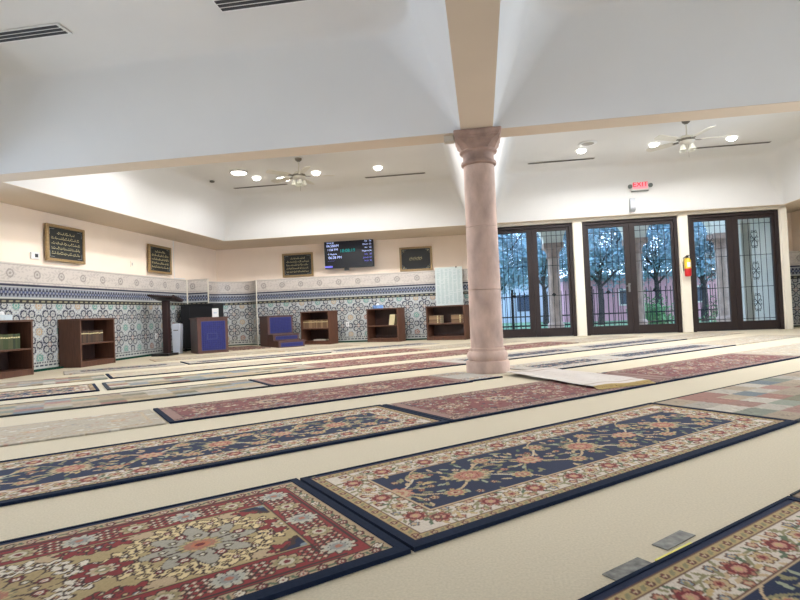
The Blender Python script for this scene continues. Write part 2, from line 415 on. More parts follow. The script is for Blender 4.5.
# ------------------------------------------------------------------ DOORS
def scroll_pts(cx, cz, r, a0, turns, sgn):
    return [(cx+sgn*(r*(1-.7*t))*math.cos(a0+turns*2*PI*t), 0, cz+(r*(1-.7*t))*math.sin(a0+turns*2*PI*t)) for t in np.linspace(0, 1, 16)]
def double_door(n, x0, x1):
    W = x1-x0; H = 2.53; r = empty('door_%d' % n, (x0, YD+.06, 0)); st(r)
    f = MB(); t = .075
    f.box(.002, t, -.06, .08, 0, H); f.box(W-t, W-.002, -.06, .08, 0, H); f.box(t, W-t, -.06, .08, H-t, H)
    f.build('door_frame', DARKWOOD, r, bevel=.006)
    lw = (W-2*t)/2
    for k in (0, 1):
        a = t+k*lw+.002; e = a+lw-.004
        px0, px1 = (a+.055, e-.115) if k == 0 else (a+.115, e-.055)
        m = MB(); z0, z1 = .2, H-t-.075
        m.box(a, px0, -.03, .03, .01, H-t-.003); m.box(px1, e, -.03, .03, .01, H-t-.003)
        m.box(px0, px1, -.03, .03, .01, z0); m.box(px0, px1, -.03, .03, z1, H-t-.003)
        leaf = m.build('door_leaf', DARKWOOD, r, bevel=.004)
        MB().box(px0, px1, -.004, .004, z0, z1).build('glass_pane', GLASS, leaf)
        g = MB(); w = px1-px0; y = .022
        def TB(pts, rad): g.tube([(p[0], y, p[2]) for p in pts], rad, 6)
        for i in range(1, 6): TB([(px0+w*i/6, 0, z0), (px0+w*i/6, 0, z1)], .0065)
        hs = [z0+.05, z0+.05+(z1-z0-.15)/3, z0+.05+(z1-z0-.15)*2/3, z1-.1]
        for z in hs: TB([(px0, 0, z), (px1, 0, z)], .0065)
        cx = (px0+px1)/2
        for j in (range(3) if n == 3 else ()):
            cz = (hs[j]+hs[j+1])/2
            for sg in (1, -1):
                for vs in (1, -1):
                    p = [(cx+sg*.012, 0, cz+vs*.02)]+[(cx+sg*(.012+.05*math.sin(q*2.2)), 0, cz+vs*(.02+.13*q)) for q in np.linspace(.1, 1, 8)]
                    TB(p, .006)
                    TB([(cx+sg*(.035)+sg*.028*(1-.6*q)*math.cos(q*6.5+1), 0, cz+vs*(.16+.028*(1-.6*q)*math.sin(q*6.5+1))) for q in np.linspace(0, 1, 12)], .006)
                    TB([(cx+sg*(.055)+sg*.03*(1-.6*q)*math.cos(q*6.5+3), 0, cz+vs*(.045+.03*(1-.6*q)*math.sin(q*6.5+3))) for q in np.linspace(0, 1, 12)], .006)
            g.lathe([(.001, -.03), (.022, 0), (.001, .03)], 8, (cx, y, cz))
        if n < 3: g.prism([(cx-.05, hs[1]+.02), (cx, hs[1]-.03), (cx+.05, hs[1]+.02), (cx, hs[1]+.07)], 'y', y-.005, y+.005)
        g.build('iron_grille', IRON, leaf)
        if n == 2 and k == 0:
            hm = MB(); hx = e-.05
            hm.box(hx-.02, hx+.02, -.04, -.03, .93, 1.12); hm.tube([(hx, -.04, 1.06), (hx, -.075, 1.06)], .012); hm.tube([(hx, -.075, 1.06), (hx-.09, -.075, 1.06)], .009)
            hm.lathe([(.022, 0), (.022, .02)], 14, (hx, -.055, 1.10), Matrix.Rotation(PI/2, 3, 'X'))
            o = hm.build('handle', GREY, leaf); o['label'] = 'steel lever handle and lock plate'
    return r
for i, (a_, b_) in enumerate(D): double_door(i+1, a_, b_)

# ------------------------------------------------------------------ OUTSIDE
def outside():
    st(MB().box(-4, 12, 12.6, 16.3, -.14, -.02).build('porch_floor', mat('porch_concrete', rgb(170, 168, 160), .9, noise=.1, nscale=3)))
    lawn = MB().box(-30, 45, 16.3, 60, -.3, -.12).build('lawn', mat('grass', rgb(104, 140, 100), .95, noise=.35, nscale=3)); st(lawn)
    # arcade wall carried by columns
    q = MB(); ctr = [-.2, 2.04, 4.24, 6.46]; hw = .26
    poly = []
    q2 = MB(); top = 3.9
    for i in range(len(ctr)-1):
        a, b_ = ctr[i]+hw, ctr[i+1]-hw; c = (a+b_)/2; r = (b_-a)/2
        pts = [(c-r*math.cos(t), 2.45+.85*r*math.sin(t)) for t in np.linspace(0, PI, 25)]
        for j in range(24):
            (u0, v0), (u1, v1) = pts[j], pts[j+1]
            q2.prism([(u0, v0), (u1, v1), (u1, top), (u0, top)], 'y', 15.4, 15.8)
    for c in ctr: q2.box(c-hw, c+hw, 15.4, 15.8, 2.45, top)
    st(q2.build('arcade_wall', PIER)); st(MB().box(-4, 6.1, 12.6, 15.8, 3.9, 4.0).build('porch_roof', WHITE))  # unseen roof, stopped short on the right so the porch wall gets more light
    cols = []
    for c in ctr[1:]:
        r = empty('stone_column', (c, 15.6, -.02))
        MB().lathe([(.22, 0), (.22, .12), (.235, .16), (.22, .22), (.18, .26)], 28).build('column_base', STONE, r, smooth=True)
        MB().lathe([(.175, .26), (.17, 1.2), (.16, 2.05)], 28).build('column_shaft', STONE, r, smooth=True)
        MB().lathe([(.18, 2.05), (.19, 2.08), (.17, 2.11), (.18, 2.2), (.25, 2.32)], 28).box(-.27, .27, -.27, .27, 2.32, 2.469).build('column_capital', STONED, r, smooth=True)
        cols.append(r)
    for r, l in zip(cols, ('pinkish stone porch column seen through the left pair of glass doors', 'pinkish stone porch column seen through the middle pair of glass doors', 'pinkish stone porch column seen through the right pair of glass doors')):
        tag(r, l, 'column', 'porch columns outside the doors')
    st(MB().box(6.2, 10, 13.9, 14.05, 0, 3.9).build('porch_wall', PIER))
    # fence
    fr = empty('iron_fence', (0, 18, -.12), label='dark iron picket fence outside beyond the porch columns', cat='fence')
    m = MB()
    m.box(-6, 14, -.015, .015, .18, .22); m.box(-6, 14, -.015, .015, .48, .52); m.box(-6, 14, -.015, .015, 1.14, 1.17)
    m.build('fence_rail', IRON, fr)
    m = MB()
    x = -6
    while x < 14:
        m.box(x-.011, x+.011, -.011, .011, 0, 1.3); x += .145
    o = m.build('fence_picket', IRON, fr); tag(o, kind='stuff')
    for x in (-1.5, 1.0, 3.5, 6.0, 8.5): MB().box(x-.035, x+.035, -.035, .035, 0, 1.4).build('fence_post', IRON, fr)
    # pink neighbouring building
    r = empty('pink_building', (0, 27, -.12), label='low pink walled building far beyond the fence and trees', cat='building')
    MB().box(4, 22, 0, 6, 0, 2.0).build('wall', mat('pink_stucco', rgb(214, 158, 166), .9, noise=.08, nscale=2), r)
    MB().box(3.98, 22.2, -.2, 6.2, 2.0, 2.2).build('roof', mat('roof_grey', rgb(120, 118, 122), .9), r)
    for x in (6.5, 9.5, 12.5):
        f = MB().box(x, x+.9, -.02, .05, .7, 1.5).build('window', PIER, r); MB().box(x+.07, x+.83, -.03, -.02, .77, 1.43).build('pane', mat('dark_pane', rgb(70, 80, 95), .2), f)
    r = empty('white_building', (-1.5, 30, -.12), label='pale low building far off behind the left glass door', cat='building')
    MB().box(-6, 5.3, 0, 5, 0, 2.2).build('wall', mat('pale_stucco', rgb(190, 196, 205), .9), r)
    MB().box(-6.2, 5.45, -.2, 5.2, 2.2, 2.45).build('roof', mat('roof_grey', rgb(120, 118, 122), .9), r)
    for x in (-3, 0.5, 3.4): MB().box(x, x+.9, -.02, .05, .6, 1.5).build('window', mat('dark_pane', rgb(70, 80, 95), .2), r)
    # trees
    LEAF = mat('tree_leaves', rgb(128, 158, 168), .8, noise=.4, nscale=1.5)
    LEAF2 = mat('tree_leaves_light', rgb(100, 142, 88), .8, noise=.4, nscale=1.5)
    BARK = mat('bark', rgb(62, 54, 52), .9, noise=.3, nscale=8)
    def tree(x, y, h, R, lab, leaf, seed, zc=None, trunk=.13):
        rd = np.random.default_rng(seed)
        r = empty('tree', (x, y, -.12), label=lab, cat='tree', group='trees beyond the fence')
        t = MB(); pts = [(0, 0, 0), (.05, .02, h*.2), (-.03, .04, h*.4), (.04, 0, h*.65)]
        t.tube(pts, [trunk, trunk*.8, trunk*.6, trunk*.3], 10)
        for k in range(7):
            a = k*2.4; t.tube([(0, 0, h*(.3+.03*k)), (math.cos(a)*R*.4, math.sin(a)*R*.4, h*(.45+.04*k)), (math.cos(a)*R*.75, math.sin(a)*R*.75, h*(.5+.055*k))], [trunk*.4, trunk*.25, trunk*.1], 6)
        t.build('trunk', BARK, r, smooth=True)
        N = 9000; zc = zc or h*.68
        cl = rd.normal(size=(60, 3)); cl /= np.linalg.norm(cl, axis=1)[:, None]; cl *= rd.uniform(.35, .95, (60, 1)); 
        ci = rd.integers(0, 60, N); p = cl[ci]+rd.normal(scale=.13, size=(N, 3))
        p *= np.array([R, R, h*.38]); p[:, 2] += zc
        a = rd.normal(size=(N, 3)); a /= np.linalg.norm(a, axis=1)[:, None]; b_ = np.cross(a, rd.normal(size=(N, 3))); b_ /= np.linalg.norm(b_, axis=1)[:, None]
        s = rd.uniform(.05, .10, (N, 1)); V = np.stack([p-a*s, p+b_*s*.5, p+a*s, p-b_*s*.5], 1).reshape(-1, 3)
        me = bpy.data.meshes.new('crown'); me.from_pydata(V.tolist(), [], np.arange(N*4).reshape(-1, 4).tolist()); me.materials.append(leaf)
        o = bpy.data.objects.new('crown', me); COL.objects.link(o); o.parent = r
    tree(.6, 21.0, 4.6, 1.6, 'leafy tree behind the left pane of the left glass doors', LEAF, 1)
    tree(4.6, 22.0, 4.8, 1.75, 'dark tree with forked trunk behind the left pane of the middle doors', LEAF, 2)
    tree(8.2, 21.5, 4.6, 1.5, 'leafy tree behind the right pane of the middle glass doors', LEAF, 3)
    tree(2.9, 25.8, 5.2, 1.7, 'tree behind the porch column of the left glass doors', LEAF, 5)
    tree(11.0, 24.6, 4.6, 1.2, 'lighter green tree behind the left pane of the right doors', LEAF2, 4)
    tree(7.6, 24.9, 5.2, 1.75, 'dense tree far behind the middle doors, over the pink wall', LEAF, 6)
    for x, y, lab, sd in ((8.3, 19.5, 'green shrub by the fence behind the right glass doors', 8), (5.9, 20, 'green shrub by the fence behind the middle glass doors', 9)):
        rd = np.random.default_rng(sd); N = 1500; p = rd.normal(scale=.28, size=(N, 3)); p[:, 2] = np.abs(p[:, 2])*1.3+.05
        a = rd.normal(size=(N, 3)); a /= np.linalg.norm(a, axis=1)[:, None]; b_ = np.cross(a, rd.normal(size=(N, 3))); b_ /= np.linalg.norm(b_, axis=1)[:, None]
        V = np.stack([p-a*.06, p+b_*.03, p+a*.06, p-b_*.03], 1).reshape(-1, 3)
        me = bpy.data.meshes.new('shrub'); me.from_pydata(V.tolist(), [], np.arange(N*4).reshape(-1, 4).tolist()); me.materials.append(LEAF2)
        o = bpy.data.objects.new('shrub', me); COL.objects.link(o); o.location = (x, y, -.12); tag(o, lab, 'shrub')
outside()

# ------------------------------------------------------------------ COLUMN
r = empty('stone_column', (.035, 5.95, 0), label='pink carved stone column standing on the carpet under the crossing beams', cat='column')
n8 = 36
MB().lathe([(.235, .0), (.235, .115), (.228, .125), (.205, .13), (.212, .145), (.222, .17), (.222, .195), (.205, .225), (.188, .235), (.192, .25), (.192, .262), (.178, .27)], n8).build('column_base', STONE, r, smooth=True)
for k, (z0, z1, r0, r1) in enumerate(((.27, .89, .177, .175), (.893, 1.575, .175, .171), (1.578, 2.25, .171, .167))):
    MB().lathe([(r0-.003, z0), (r0, z0+.003), (r1, z1-.003), (r1-.003, z1)], n8).build('shaft_drum', STONE, r, smooth=True)
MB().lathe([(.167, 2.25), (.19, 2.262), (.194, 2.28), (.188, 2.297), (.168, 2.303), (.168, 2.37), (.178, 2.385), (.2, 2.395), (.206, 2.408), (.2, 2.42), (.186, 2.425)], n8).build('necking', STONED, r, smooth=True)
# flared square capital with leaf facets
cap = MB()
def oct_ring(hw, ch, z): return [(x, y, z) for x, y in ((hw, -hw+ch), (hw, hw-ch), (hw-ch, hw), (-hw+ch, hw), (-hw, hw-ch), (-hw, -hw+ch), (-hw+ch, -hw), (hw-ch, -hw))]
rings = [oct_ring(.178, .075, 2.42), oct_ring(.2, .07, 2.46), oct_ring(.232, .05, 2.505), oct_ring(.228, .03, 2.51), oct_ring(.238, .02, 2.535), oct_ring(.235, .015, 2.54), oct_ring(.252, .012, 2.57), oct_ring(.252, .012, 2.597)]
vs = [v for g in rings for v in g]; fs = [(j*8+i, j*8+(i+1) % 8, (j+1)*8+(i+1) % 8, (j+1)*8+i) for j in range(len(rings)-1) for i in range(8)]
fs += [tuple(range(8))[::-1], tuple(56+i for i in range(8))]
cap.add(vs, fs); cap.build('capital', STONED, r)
cd = MB().box(-.026, .026, -.003, .003, 0, .03); 
tag(MB().box(-.055, .055, -.05, .05, -.07, -.002).build('junction_box', mat('beige_box', rgb(196, 188, 172), .7), bevel=.008, loc=(-.275, 5.9, SZ)), 'small beige box fixed under the beam left of the column capital', 'junction box')

# ------------------------------------------------------------------ CEILING FIXTURES
def spot(x, y, lab, POW=135, sz=2.9, grp='recessed lights in the far ceiling'):
    r = empty('recessed_light', (x, y, CZ), label=lab, cat='ceiling light', group=grp)
    MB().lathe([(.105, -.004), (.11, -.012), (.085, -.016), (.08, -.004)], 24, caps=False).build('trim_ring', WPL, r, smooth=True)
    MB().lathe([(.078, -.006), (.075, -.03), (.06, -.05), (.03, -.062)], 20).build('lens', LAMP, r, smooth=True)
    L = bpy.data.lights.new('lamp', 'SPOT'); L.energy = POW; L.color = (1, .985, .975); L.spot_size = sz; L.shadow_soft_size = .07; L.spot_blend = .35
    o = bpy.data.objects.new('lamp', L); COL.objects.link(o); o.parent = r; o.location = (0, 0, -.08)
for x, l in ((-4.47, 'leftmost recessed ceiling light in the row over the corner'), (-3.2, 'recessed ceiling light just right of the left ceiling fan'), (-1.92, 'recessed ceiling light between the left fan and the column'),
             (1.98, 'recessed ceiling light beside the round grille, right of the column'), (3.27, 'recessed ceiling light just left of the right ceiling fan'), (4.6, 'rightmost recessed ceiling light in the row, past the right fan')):
    spot(x, 10.45, l)
for y, pw, lab in ((7.7, 190, 'recessed ceiling light hidden above the crossing beam'), (4.0, 42, 'recessed ceiling light above the camera, nearer row'), (1.6, 42, 'recessed ceiling light above the camera, overhead row'), (-2.2, 30, 'recessed ceiling light behind the camera'), (-4.6, 20, 'recessed ceiling light far behind the camera')):
    for x in (-4.47, -3.2, -1.92, 1.98, 3.27, 4.6): spot(x, y, lab, pw, 3.0 if y > 6 else 2.1, grp='recessed lights of the unseen ceiling rows')
for x, y, l in ((-4.62, 9.95, 'ceiling lamp glowing left of the left ceiling fan'), (-3.95, 10.65, 'ceiling lamp glowing under the left blade of the left fan')):
    r = empty('flush_light', (x, y, CZ), label=l, cat='ceiling light')
    MB().lathe([(.17, 0), (.17, -.02), (.15, -.03)], 28).build('rim', WPL, r, smooth=True)
    MB().lathe([(.15, -.028), (.12, -.045), (.05, -.055)], 28).build('diffuser', LAMP, r, smooth=True)
def fan(x, y, lab, rot, drop=.30):
    r = empty('ceiling_fan', (x, y, CZ), label=lab, cat='ceiling fan', group='white ceiling fans')
    FW = mat('fan_white', rgb(205, 200, 188), .5); FG = mat('fan_grey', rgb(110, 106, 96), .4, metal=.4)
    MB().lathe([(.065, 0), (.06, -.03), (.02, -.06)], 20).build('canopy', FG, r, smooth=True)
    MB().lathe([(.012, -.05), (.012, -drop+.04)], 10).build('downrod', FW, r)
    MB().lathe([(.03, -drop+.06), (.09, -drop+.04), (.12, -drop), (.12, -drop-.05), (.09, -drop-.08), (.05, -drop-.09)], 24).build('motor_housing', FW, r, smooth=True)
    MB().lathe([(.124, -drop-.005), (.124, -drop-.04)], 24).build('motor_band', FG, r, smooth=True)
    for k in range(5):
        a = rot+2*PI*k/5; Mx = Matrix.Translation((0, 0, -drop-.03))@Matrix.Rotation(a, 4, 'Z')@Matrix.Rotation(.2, 4, 'X')
        br = MB().box(.11, .22, -.02, .02, -.006, .006, Mx).build('blade_bracket', FG, r)
        MB().prism([(.2, -.055), (.3, -.065), (.62, -.07), (.65, -.05), (.66, 0), (.65, .05), (.62, .07), (.3, .065), (.2, .055)], 'z', 0, .008, Mx).build('blade', FW, r)
    for k in range(4):
        a = .5+PI/2*k; c = (.09*math.cos(a), .09*math.sin(a), -drop-.13)
        MB().lathe([(.018, .03), (.03, .02), (.045, -.03), (.055, -.06)], 16, c, caps=False).build('lamp_shade', mat('frosted_shade', rgb(220, 218, 205), .4), r, smooth=True)
    MB().tube([(.02, 0, -drop-.09), (.02, 0, -drop-.3)], .002, 5).build('pull_chain', FG, r)
fan(-3.22, 9.45, 'white five-bladed ceiling fan in the far left ceiling bay', .25)
fan(3.4, 9.25, 'white five-bladed ceiling fan in the far right ceiling bay', -.1)
r = empty('ceiling_speaker', (2.02, 10.05, CZ), label='round grey ceiling speaker grille beside a recessed light', cat='ceiling speaker')
MB().lathe([(.16, 0), (.16, -.008), (.14, -.014)], 28).build('rim', WPL, r, smooth=True)
MB().lathe([(.14, -.012), (.02, -.02)], 28).build('grille', mat('speaker_mesh', rgb(165, 162, 156), .6), r, smooth=True)
tag(MB().lathe([(.05, 0), (.05, -.025), (.03, -.035)], 18).build('smoke_detector', mat('detector_grey', rgb(90, 86, 80), .6), loc=(-5.45, 10.45, CZ)), 'small dark detector on the ceiling near the far left corner', 'smoke detector')
def slot_vent(x0, x1, y, lab, rz=0):
    r = empty('linear_vent', ((x0+x1)/2, y, CZ), label=lab, cat='air vent', group='linear vents in the far ceiling'); w = (x1-x0)/2
    MB().box(-w, w, -.035, .035, -.008, 0).build('vent_frame', mat('vent_grey', rgb(148, 142, 132), .6), r)
    MB().box(-w+.02, w-.02, -.022, -.004, -.011, -.008).box(-w+.02, w-.02, .004, .022, -.011, -.008).build('slot', DGREY, r)
slot_vent(-5.32, -4.08, 11.18, 'leftmost linear ceiling vent, by the far left corner')
slot_vent(-2.34, -1.05, 11.18, 'linear ceiling vent between the left fan and the column')
slot_vent(1.05, 2.35, 11.12, 'linear ceiling vent just right of the column')
slot_vent(4.2, 5.5, 10.98, 'rightmost linear ceiling vent, right of the right fan')
def wide_vent(x0, x1, y0, y1, lab):
    r = empty('ceiling_register', (0, 0, CZ), label=lab, cat='air vent', group='slotted registers in the near ceiling')
    MB().box(x0, x1, y0, y1, -.01, 0).build('register_frame', WPL, r)
    n = 3; d = (y1-y0-.02)/n
    for k in range(n): MB().box(x0+.015, x1-.03, y0+.014+k*d, y0+.01+(k+.72)*d, -.015, -.0102).build('slot', DGREY, r)
wide_vent(-5.3, -3.9, 4.55, 4.74, 'slotted air register on the near ceiling, upper left of the photo')
wide_vent(-2.3, -1.0, 4.52, 4.72, 'slotted air register on the near ceiling at the top edge, nearer the column')

# ------------------------------------------------------------------ WALL ITEMS
r = empty('exit_sign', (3.42, 12.2, 3.08), label='lit EXIT sign high on the white wall above the middle doors', cat='exit sign')
SLP = math.atan(.42); 
def wall_y(z): return 12.2-.42*(z-SZ)
r.location = (3.42, wall_y(3.06), 3.06); r.rotation_euler = (0, 0, 0)
MB().box(-.17, .17, -.06, .02, 0, .23).build('housing', mat('sign_housing', rgb(200, 196, 188), .5), r, bevel=.006)
MB().box(-.15, .15, -.066, -.06, .03, .21).build('sign_face', mat('sign_face_glow', rgb(236, 150, 160), emit=rgb(255, 140, 160), es=.3), r)
text_mesh('EXIT', .15, 'lettering', mat('red_letters', rgb(200, 14, 36), emit=rgb(255, 10, 40), es=.35), r, (0, -.068, .12), (PI/2, 0, 0), extrude=.002)
for s in (-1, 1):
    MB().lathe([(.02, 0), (.045, .03), (.045, .05)], 16, (s*.205, -.03, .09), Matrix.Rotation(PI/2, 3, 'X')).build('lamp_head', mat('sign_lamp', rgb(95, 100, 96), .4), r, smooth=True)
MB().box(-.17, .17, -.05, .0, -.02, -.001).build('battery_strip', mat('sign_lamp', rgb(95, 100, 96), .4), r)
r = empty('emergency_light', (3.28, wall_y(2.66)-.01, 2.64), label='small white wall speaker box below the EXIT sign, above the doors', cat='wall speaker')
MB().prism([(-.08, .0), (-.16, .04), (-.12, .28), (.0, .28), (.0, .0)], 'x', -.055, .055).build('housing', mat('grey_white_plastic', rgb(172, 176, 180), .5), r, bevel=.006)
MB().box(-.04, .04, -.165, -.16, .05, .07).build('badge', GREY, r)
# extinguisher
r = empty('fire_extinguisher', (4.385, 12.26, 1.2), label='small yellow and red fire extinguisher hung between the middle and right doors', cat='fire extinguisher')
MB().lathe([(.03, .0), (.06, .01), (.065, .03), (.065, .17)], 20).build('cylinder', mat('ext_red', rgb(190, 30, 34), .35), r, smooth=True)
MB().lathe([(.066, .17), (.066, .34), (.05, .38), (.025, .4)], 20).build('label_band', mat('ext_yellow', rgb(226, 190, 60), .4), r, smooth=True)
MB().box(-.03, .03, -.068, -.062, .2, .3).build('instruction_label', WPL, r)
MB().box(-.02, .02, -.02, .02, .4, .44).box(-.02, .07, -.01, .01, .44, .455).box(-.05, .02, -.01, .01, .42, .43).build('valve', BLACK, r)
MB().tube([(-.02, 0, .42), (-.08, 0, .40), (-.09, 0, .3), (-.085, -.01, .12)], .009).build('hose', BLACK, r, smooth=True)
MB().box(-.03, .03, .066, .1, .1, .3).build('bracket', GREY, r)

SCRIPT = mat('gold_script', rgb(206, 196, 150), .5); BOARD = mat('black_slate_board', rgb(30, 34, 34), .5); SCR2 = mat('pale_script', rgb(165, 172, 172), .5)
def calligraphy(x, y, z, rz, w, h, lab, style, seed):
    """framed panel; local +Y is out of the wall backwards, face at -Y"""
    r = empty('framed_calligraphy', (x, y, z), rz, label=lab, cat='framed calligraphy', group='framed calligraphy panels')
    t = .05; f = MB()
    f.box(-w/2, -w/2+t, -.05, 0, -h/2, h/2).box(w/2-t, w/2, -.05, 0, -h/2, h/2).box(-w/2+t, w/2-t, -.05, 0, h/2-t, h/2).box(-w/2+t, w/2-t, -.05, 0, -h/2, -h/2+t)
    f.build('picture_frame', GOLD, r, bevel=.008)
    MB().box(-w/2+t, w/2-t, -.028, 0, -h/2+t, h/2-t).build('panel', BOARD, r)
    rd = random.Random(seed); s = MB(); y0 = -.032
    def stroke(x0, x1, z, amp, rad=.004):
        n = max(6, int((x1-x0)/.012)); ph = rd.random()*6
        pts = [(x0+(x1-x0)*i/n, y0, z+amp*math.sin(ph+i*1.7)*(.5+.5*math.sin(i*.6+ph))) for i in range(n+1)]
        s.tube(pts, rad, 4)
    if style == 'lines':
        rows = 5
        for k in range(rows):
            zz = h/2-t-.1-k*(h-2*t-.18)/(rows-1); xx = -w/2+t+.06
            if k in (0,): xx += .12
            end = -xx
            while xx < end-.03:
                L = rd.uniform(.05, .11); L = min(L, end-xx); stroke(xx, xx+L, zz, .014, .0045)
                for q in range(2):
                    a = xx+rd.random()*L; s.box(a-.004, a+.004, y0-.003, y0+.002, zz+.02, zz+.02+rd.uniform(.005, .02))
                xx += L+.015
    else:
        for k, xx in enumerate((-.13, -.04, .05, .12)):
            s.tube([(xx+.035*math.cos(a), y0, .0+.03*math.sin(a)) for a in np.linspace(0, 5, 14)], .006, 5)
            s.box(xx+.02, xx+.028, y0-.003, y0+.002, -.01, .06)
        for sx_ in (-1, 1):
            for sz in (-1, 1):
                s.tube([(sx_*(w/2-t-.05+.02*math.cos(a)), y0, sz*(h/2-t-.05+.02*math.sin(a))) for a in np.linspace(0, 5, 10)], .004, 4)
    s.build('script', SCRIPT, r)
    c = MB()
    for sx_ in (-1, 1):
        for sz in (-1, 1): c.tube([(sx_*(w/2-t-.02), y0, sz*(h/2-t-.12)), (sx_*(w/2-t-.025), y0, sz*(h/2-t-.03)), (sx_*(w/2-t-.12), y0, sz*(h/2-t-.025))], .003, 4)
    c.build('corner_flourish', SCR2, r)
calligraphy(XL+.04, 8.26, 2.1, PI/2, .86, .62, 'framed black calligraphy panel on the left wall beside the thermostat', 'lines', 1)
calligraphy(XL+.04, 11.0, 2.09, PI/2, .84, .62, 'framed black calligraphy panel on the left wall near the corner, beside the pipe', 'lines', 2)
calligraphy(-4.78, YB-.01, 2.07, 0, .85, .63, 'framed black calligraphy panel on the back wall left of the screen', 'lines', 3)
calligraphy(-1.62, YB-.01, 2.05, 0, .84, .62, 'framed dark panel with one short gold word, right of the screen', 'word', 4)
# television
r = empty('wall_screen', (-3.33, 13.5, 2.27), label='black wall television showing prayer times in white and teal', cat='television')
MB().box(-.65, .65, -.03, .03, -.37, .37).build('screen_body', BLACK, r, bevel=.006)
MB().box(-.63, .63, -.033, -.03, -.35, .35).build('display', mat('lcd_dark', rgb(10, 14, 24), .25, emit=rgb(12, 18, 32), es=.4), r)
MB().box(-.2, .2, .03, .19, -.15, .15).build('wall_mount', BLACK, r); MB().box(-.14, -.02, -.02, .02, -.43, -.37).build('sensor_box', BLACK, r)
TW = mat('screen_white_text', rgb(190, 205, 255), emit=rgb(190, 205, 255), es=1.0); TT = mat('screen_teal_text', rgb(20, 140, 140), emit=rgb(20, 150, 145), es=.8); TP = mat('screen_violet', rgb(110, 110, 210), emit=rgb(110, 110, 220), es=.8)
def T(s, size, x, z, m, al='LEFT', nm='screen_text'): text_mesh(s, size, nm, m, r, (x, -.0345, z), (PI/2, 0, 0), al, .0005)
T('SUNRISE', .05, -.58, .29, TW); T('06:58AM', .09, -.59, .215, TW); T('1108 PM', .08, -.57, .115, TW); T('O Maghrib', .055, -.56, 0, TW); T('06:28 PM', .095, -.55, -.09, TW); T('................', .05, -.56, -.16, TP)
T('18:08:19', .12, -.24, .075, TT)
MB().box(-.645, -.44, -.036, -.033, -.345, -.30).build('corner_badge', TP, r)
for i, (s, m) in enumerate((('Fajr   06', TW), ('Dhuhr  01', TW), ('Asr   05', TW), ('Maghrib 06', TW), ('Isha   08', TP), ('Jumah  01', TP), ('Next  02', TP))): T(s, .055, .60, .3-.085*i, m, 'RIGHT')
# thermostat, plates, conduit
r = empty('thermostat', (XL+.002, 7.65, 1.85), label='white thermostat on the left wall beside the nearest framed panel', cat='thermostat')
MB().box(0, .03, -.08, .08, -.055, .055).build('body', WPL, r, bevel=.006); MB().box(.03, .032, -.01, .05, -.025, .03).build('display', DGREY, r)
def plate(x, y, z, rz, lab, m=WPL):
    r = empty('wall_plate', (x, y, z), rz, label=lab, cat='wall plate')
    MB().box(-.04, .04, -.01, 0, -.06, .06).build('cover', m, r, bevel=.003); MB().box(-.012, .012, -.013, -.01, -.03, .03).build('socket', mat('socket_grey', rgb(170, 170, 170), .5), r)
plate(XL+.001, 10.1, 1.92, PI/2, 'blank cream plate on the left wall between the two framed panels', PINK)
plate(-6.999, 10.7, .4, PI/2, 'white outlet plate on the tiled left wall beside the lectern')
plate(-3.37, 13.199, .45, 0, 'white outlet plate on the tiled back wall between two bookcases')
tag(MB().tube([(XL+.012, 11.62, SZ), (XL+.012, 11.62, TH+.01)], .009).tube([(XL+.012, 11.62, TH+.02), (XL+.11, 11.8, TH+.02), (XL+.115, 11.9, TH+.02)], .009).build('conduit', WPL), 'thin vertical conduit down the left wall beside the far panel', 'conduit')

# ------------------------------------------------------------------ BOOKCASES AND BOOKS
def bookcase(x, y, rz, W, Dp, lab):
    """origin at front-left foot, local +X to the right along the front, +Y to the rear"""
    r = empty('bookcase', (x, y, 0), rz, label=lab, cat='bookcase', group='low brown open bookcases')
    H = .81; t = .032
    for a in (0, W-t): MB().box(a, a+t, 0, Dp, 0, H-.028).build('side_panel', WOOD, r, bevel=.002)
    MB().box(-.008, W+.008, -.008, Dp, H-.028, H).build('top', WOOD, r, bevel=.003)
    MB().box(t, W-t, .0, Dp-.012, .065, .09).build('shelf', WOOD, r); MB().box(t, W-t, .01, Dp-.012, .372, .396).build('shelf', WOOD, r)
    MB().box(t, W-t, .006, .026, 0, .065).build('kick_board', WOOD, r)
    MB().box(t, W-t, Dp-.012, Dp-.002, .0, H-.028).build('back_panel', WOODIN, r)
    return r
def W2(r, p):
    return Matrix.Translation(r.location)@Matrix.Rotation(r.rotation_euler.z, 4, 'Z')@Vector(p)
def book(r, p, w, d, h, m, lab, grp, tilt=0, flat=False):
    o = empty('book', W2(r, p), r.rotation_euler.z, label=lab, cat='book', group=grp)
    if tilt: o.rotation_euler = (0, tilt, r.rotation_euler.z)
    if flat: o.rotation_euler = (0, PI/2, r.rotation_euler.z)
    MB().box(0, w, 0, .006, 0, h).box(0, .004, .006, d, 0, h).box(w-.004, w, .006, d, 0, h).build('cover', m, o)
    MB().box(.004, w-.004, .006, d-.006, .004, h-.004).build('pages', mat('page_paper', rgb(214, 204, 176), .9), o)
    MB().box(.003, w-.003, -.0015, 0, h*.72, h*.8).build('spine_band', SCRIPT, o)
    return o
cl = bookcase(-6.58, 6.12, PI/2, .92, .4, 'low brown bookcase of green books against the left wall, at the left edge'); 
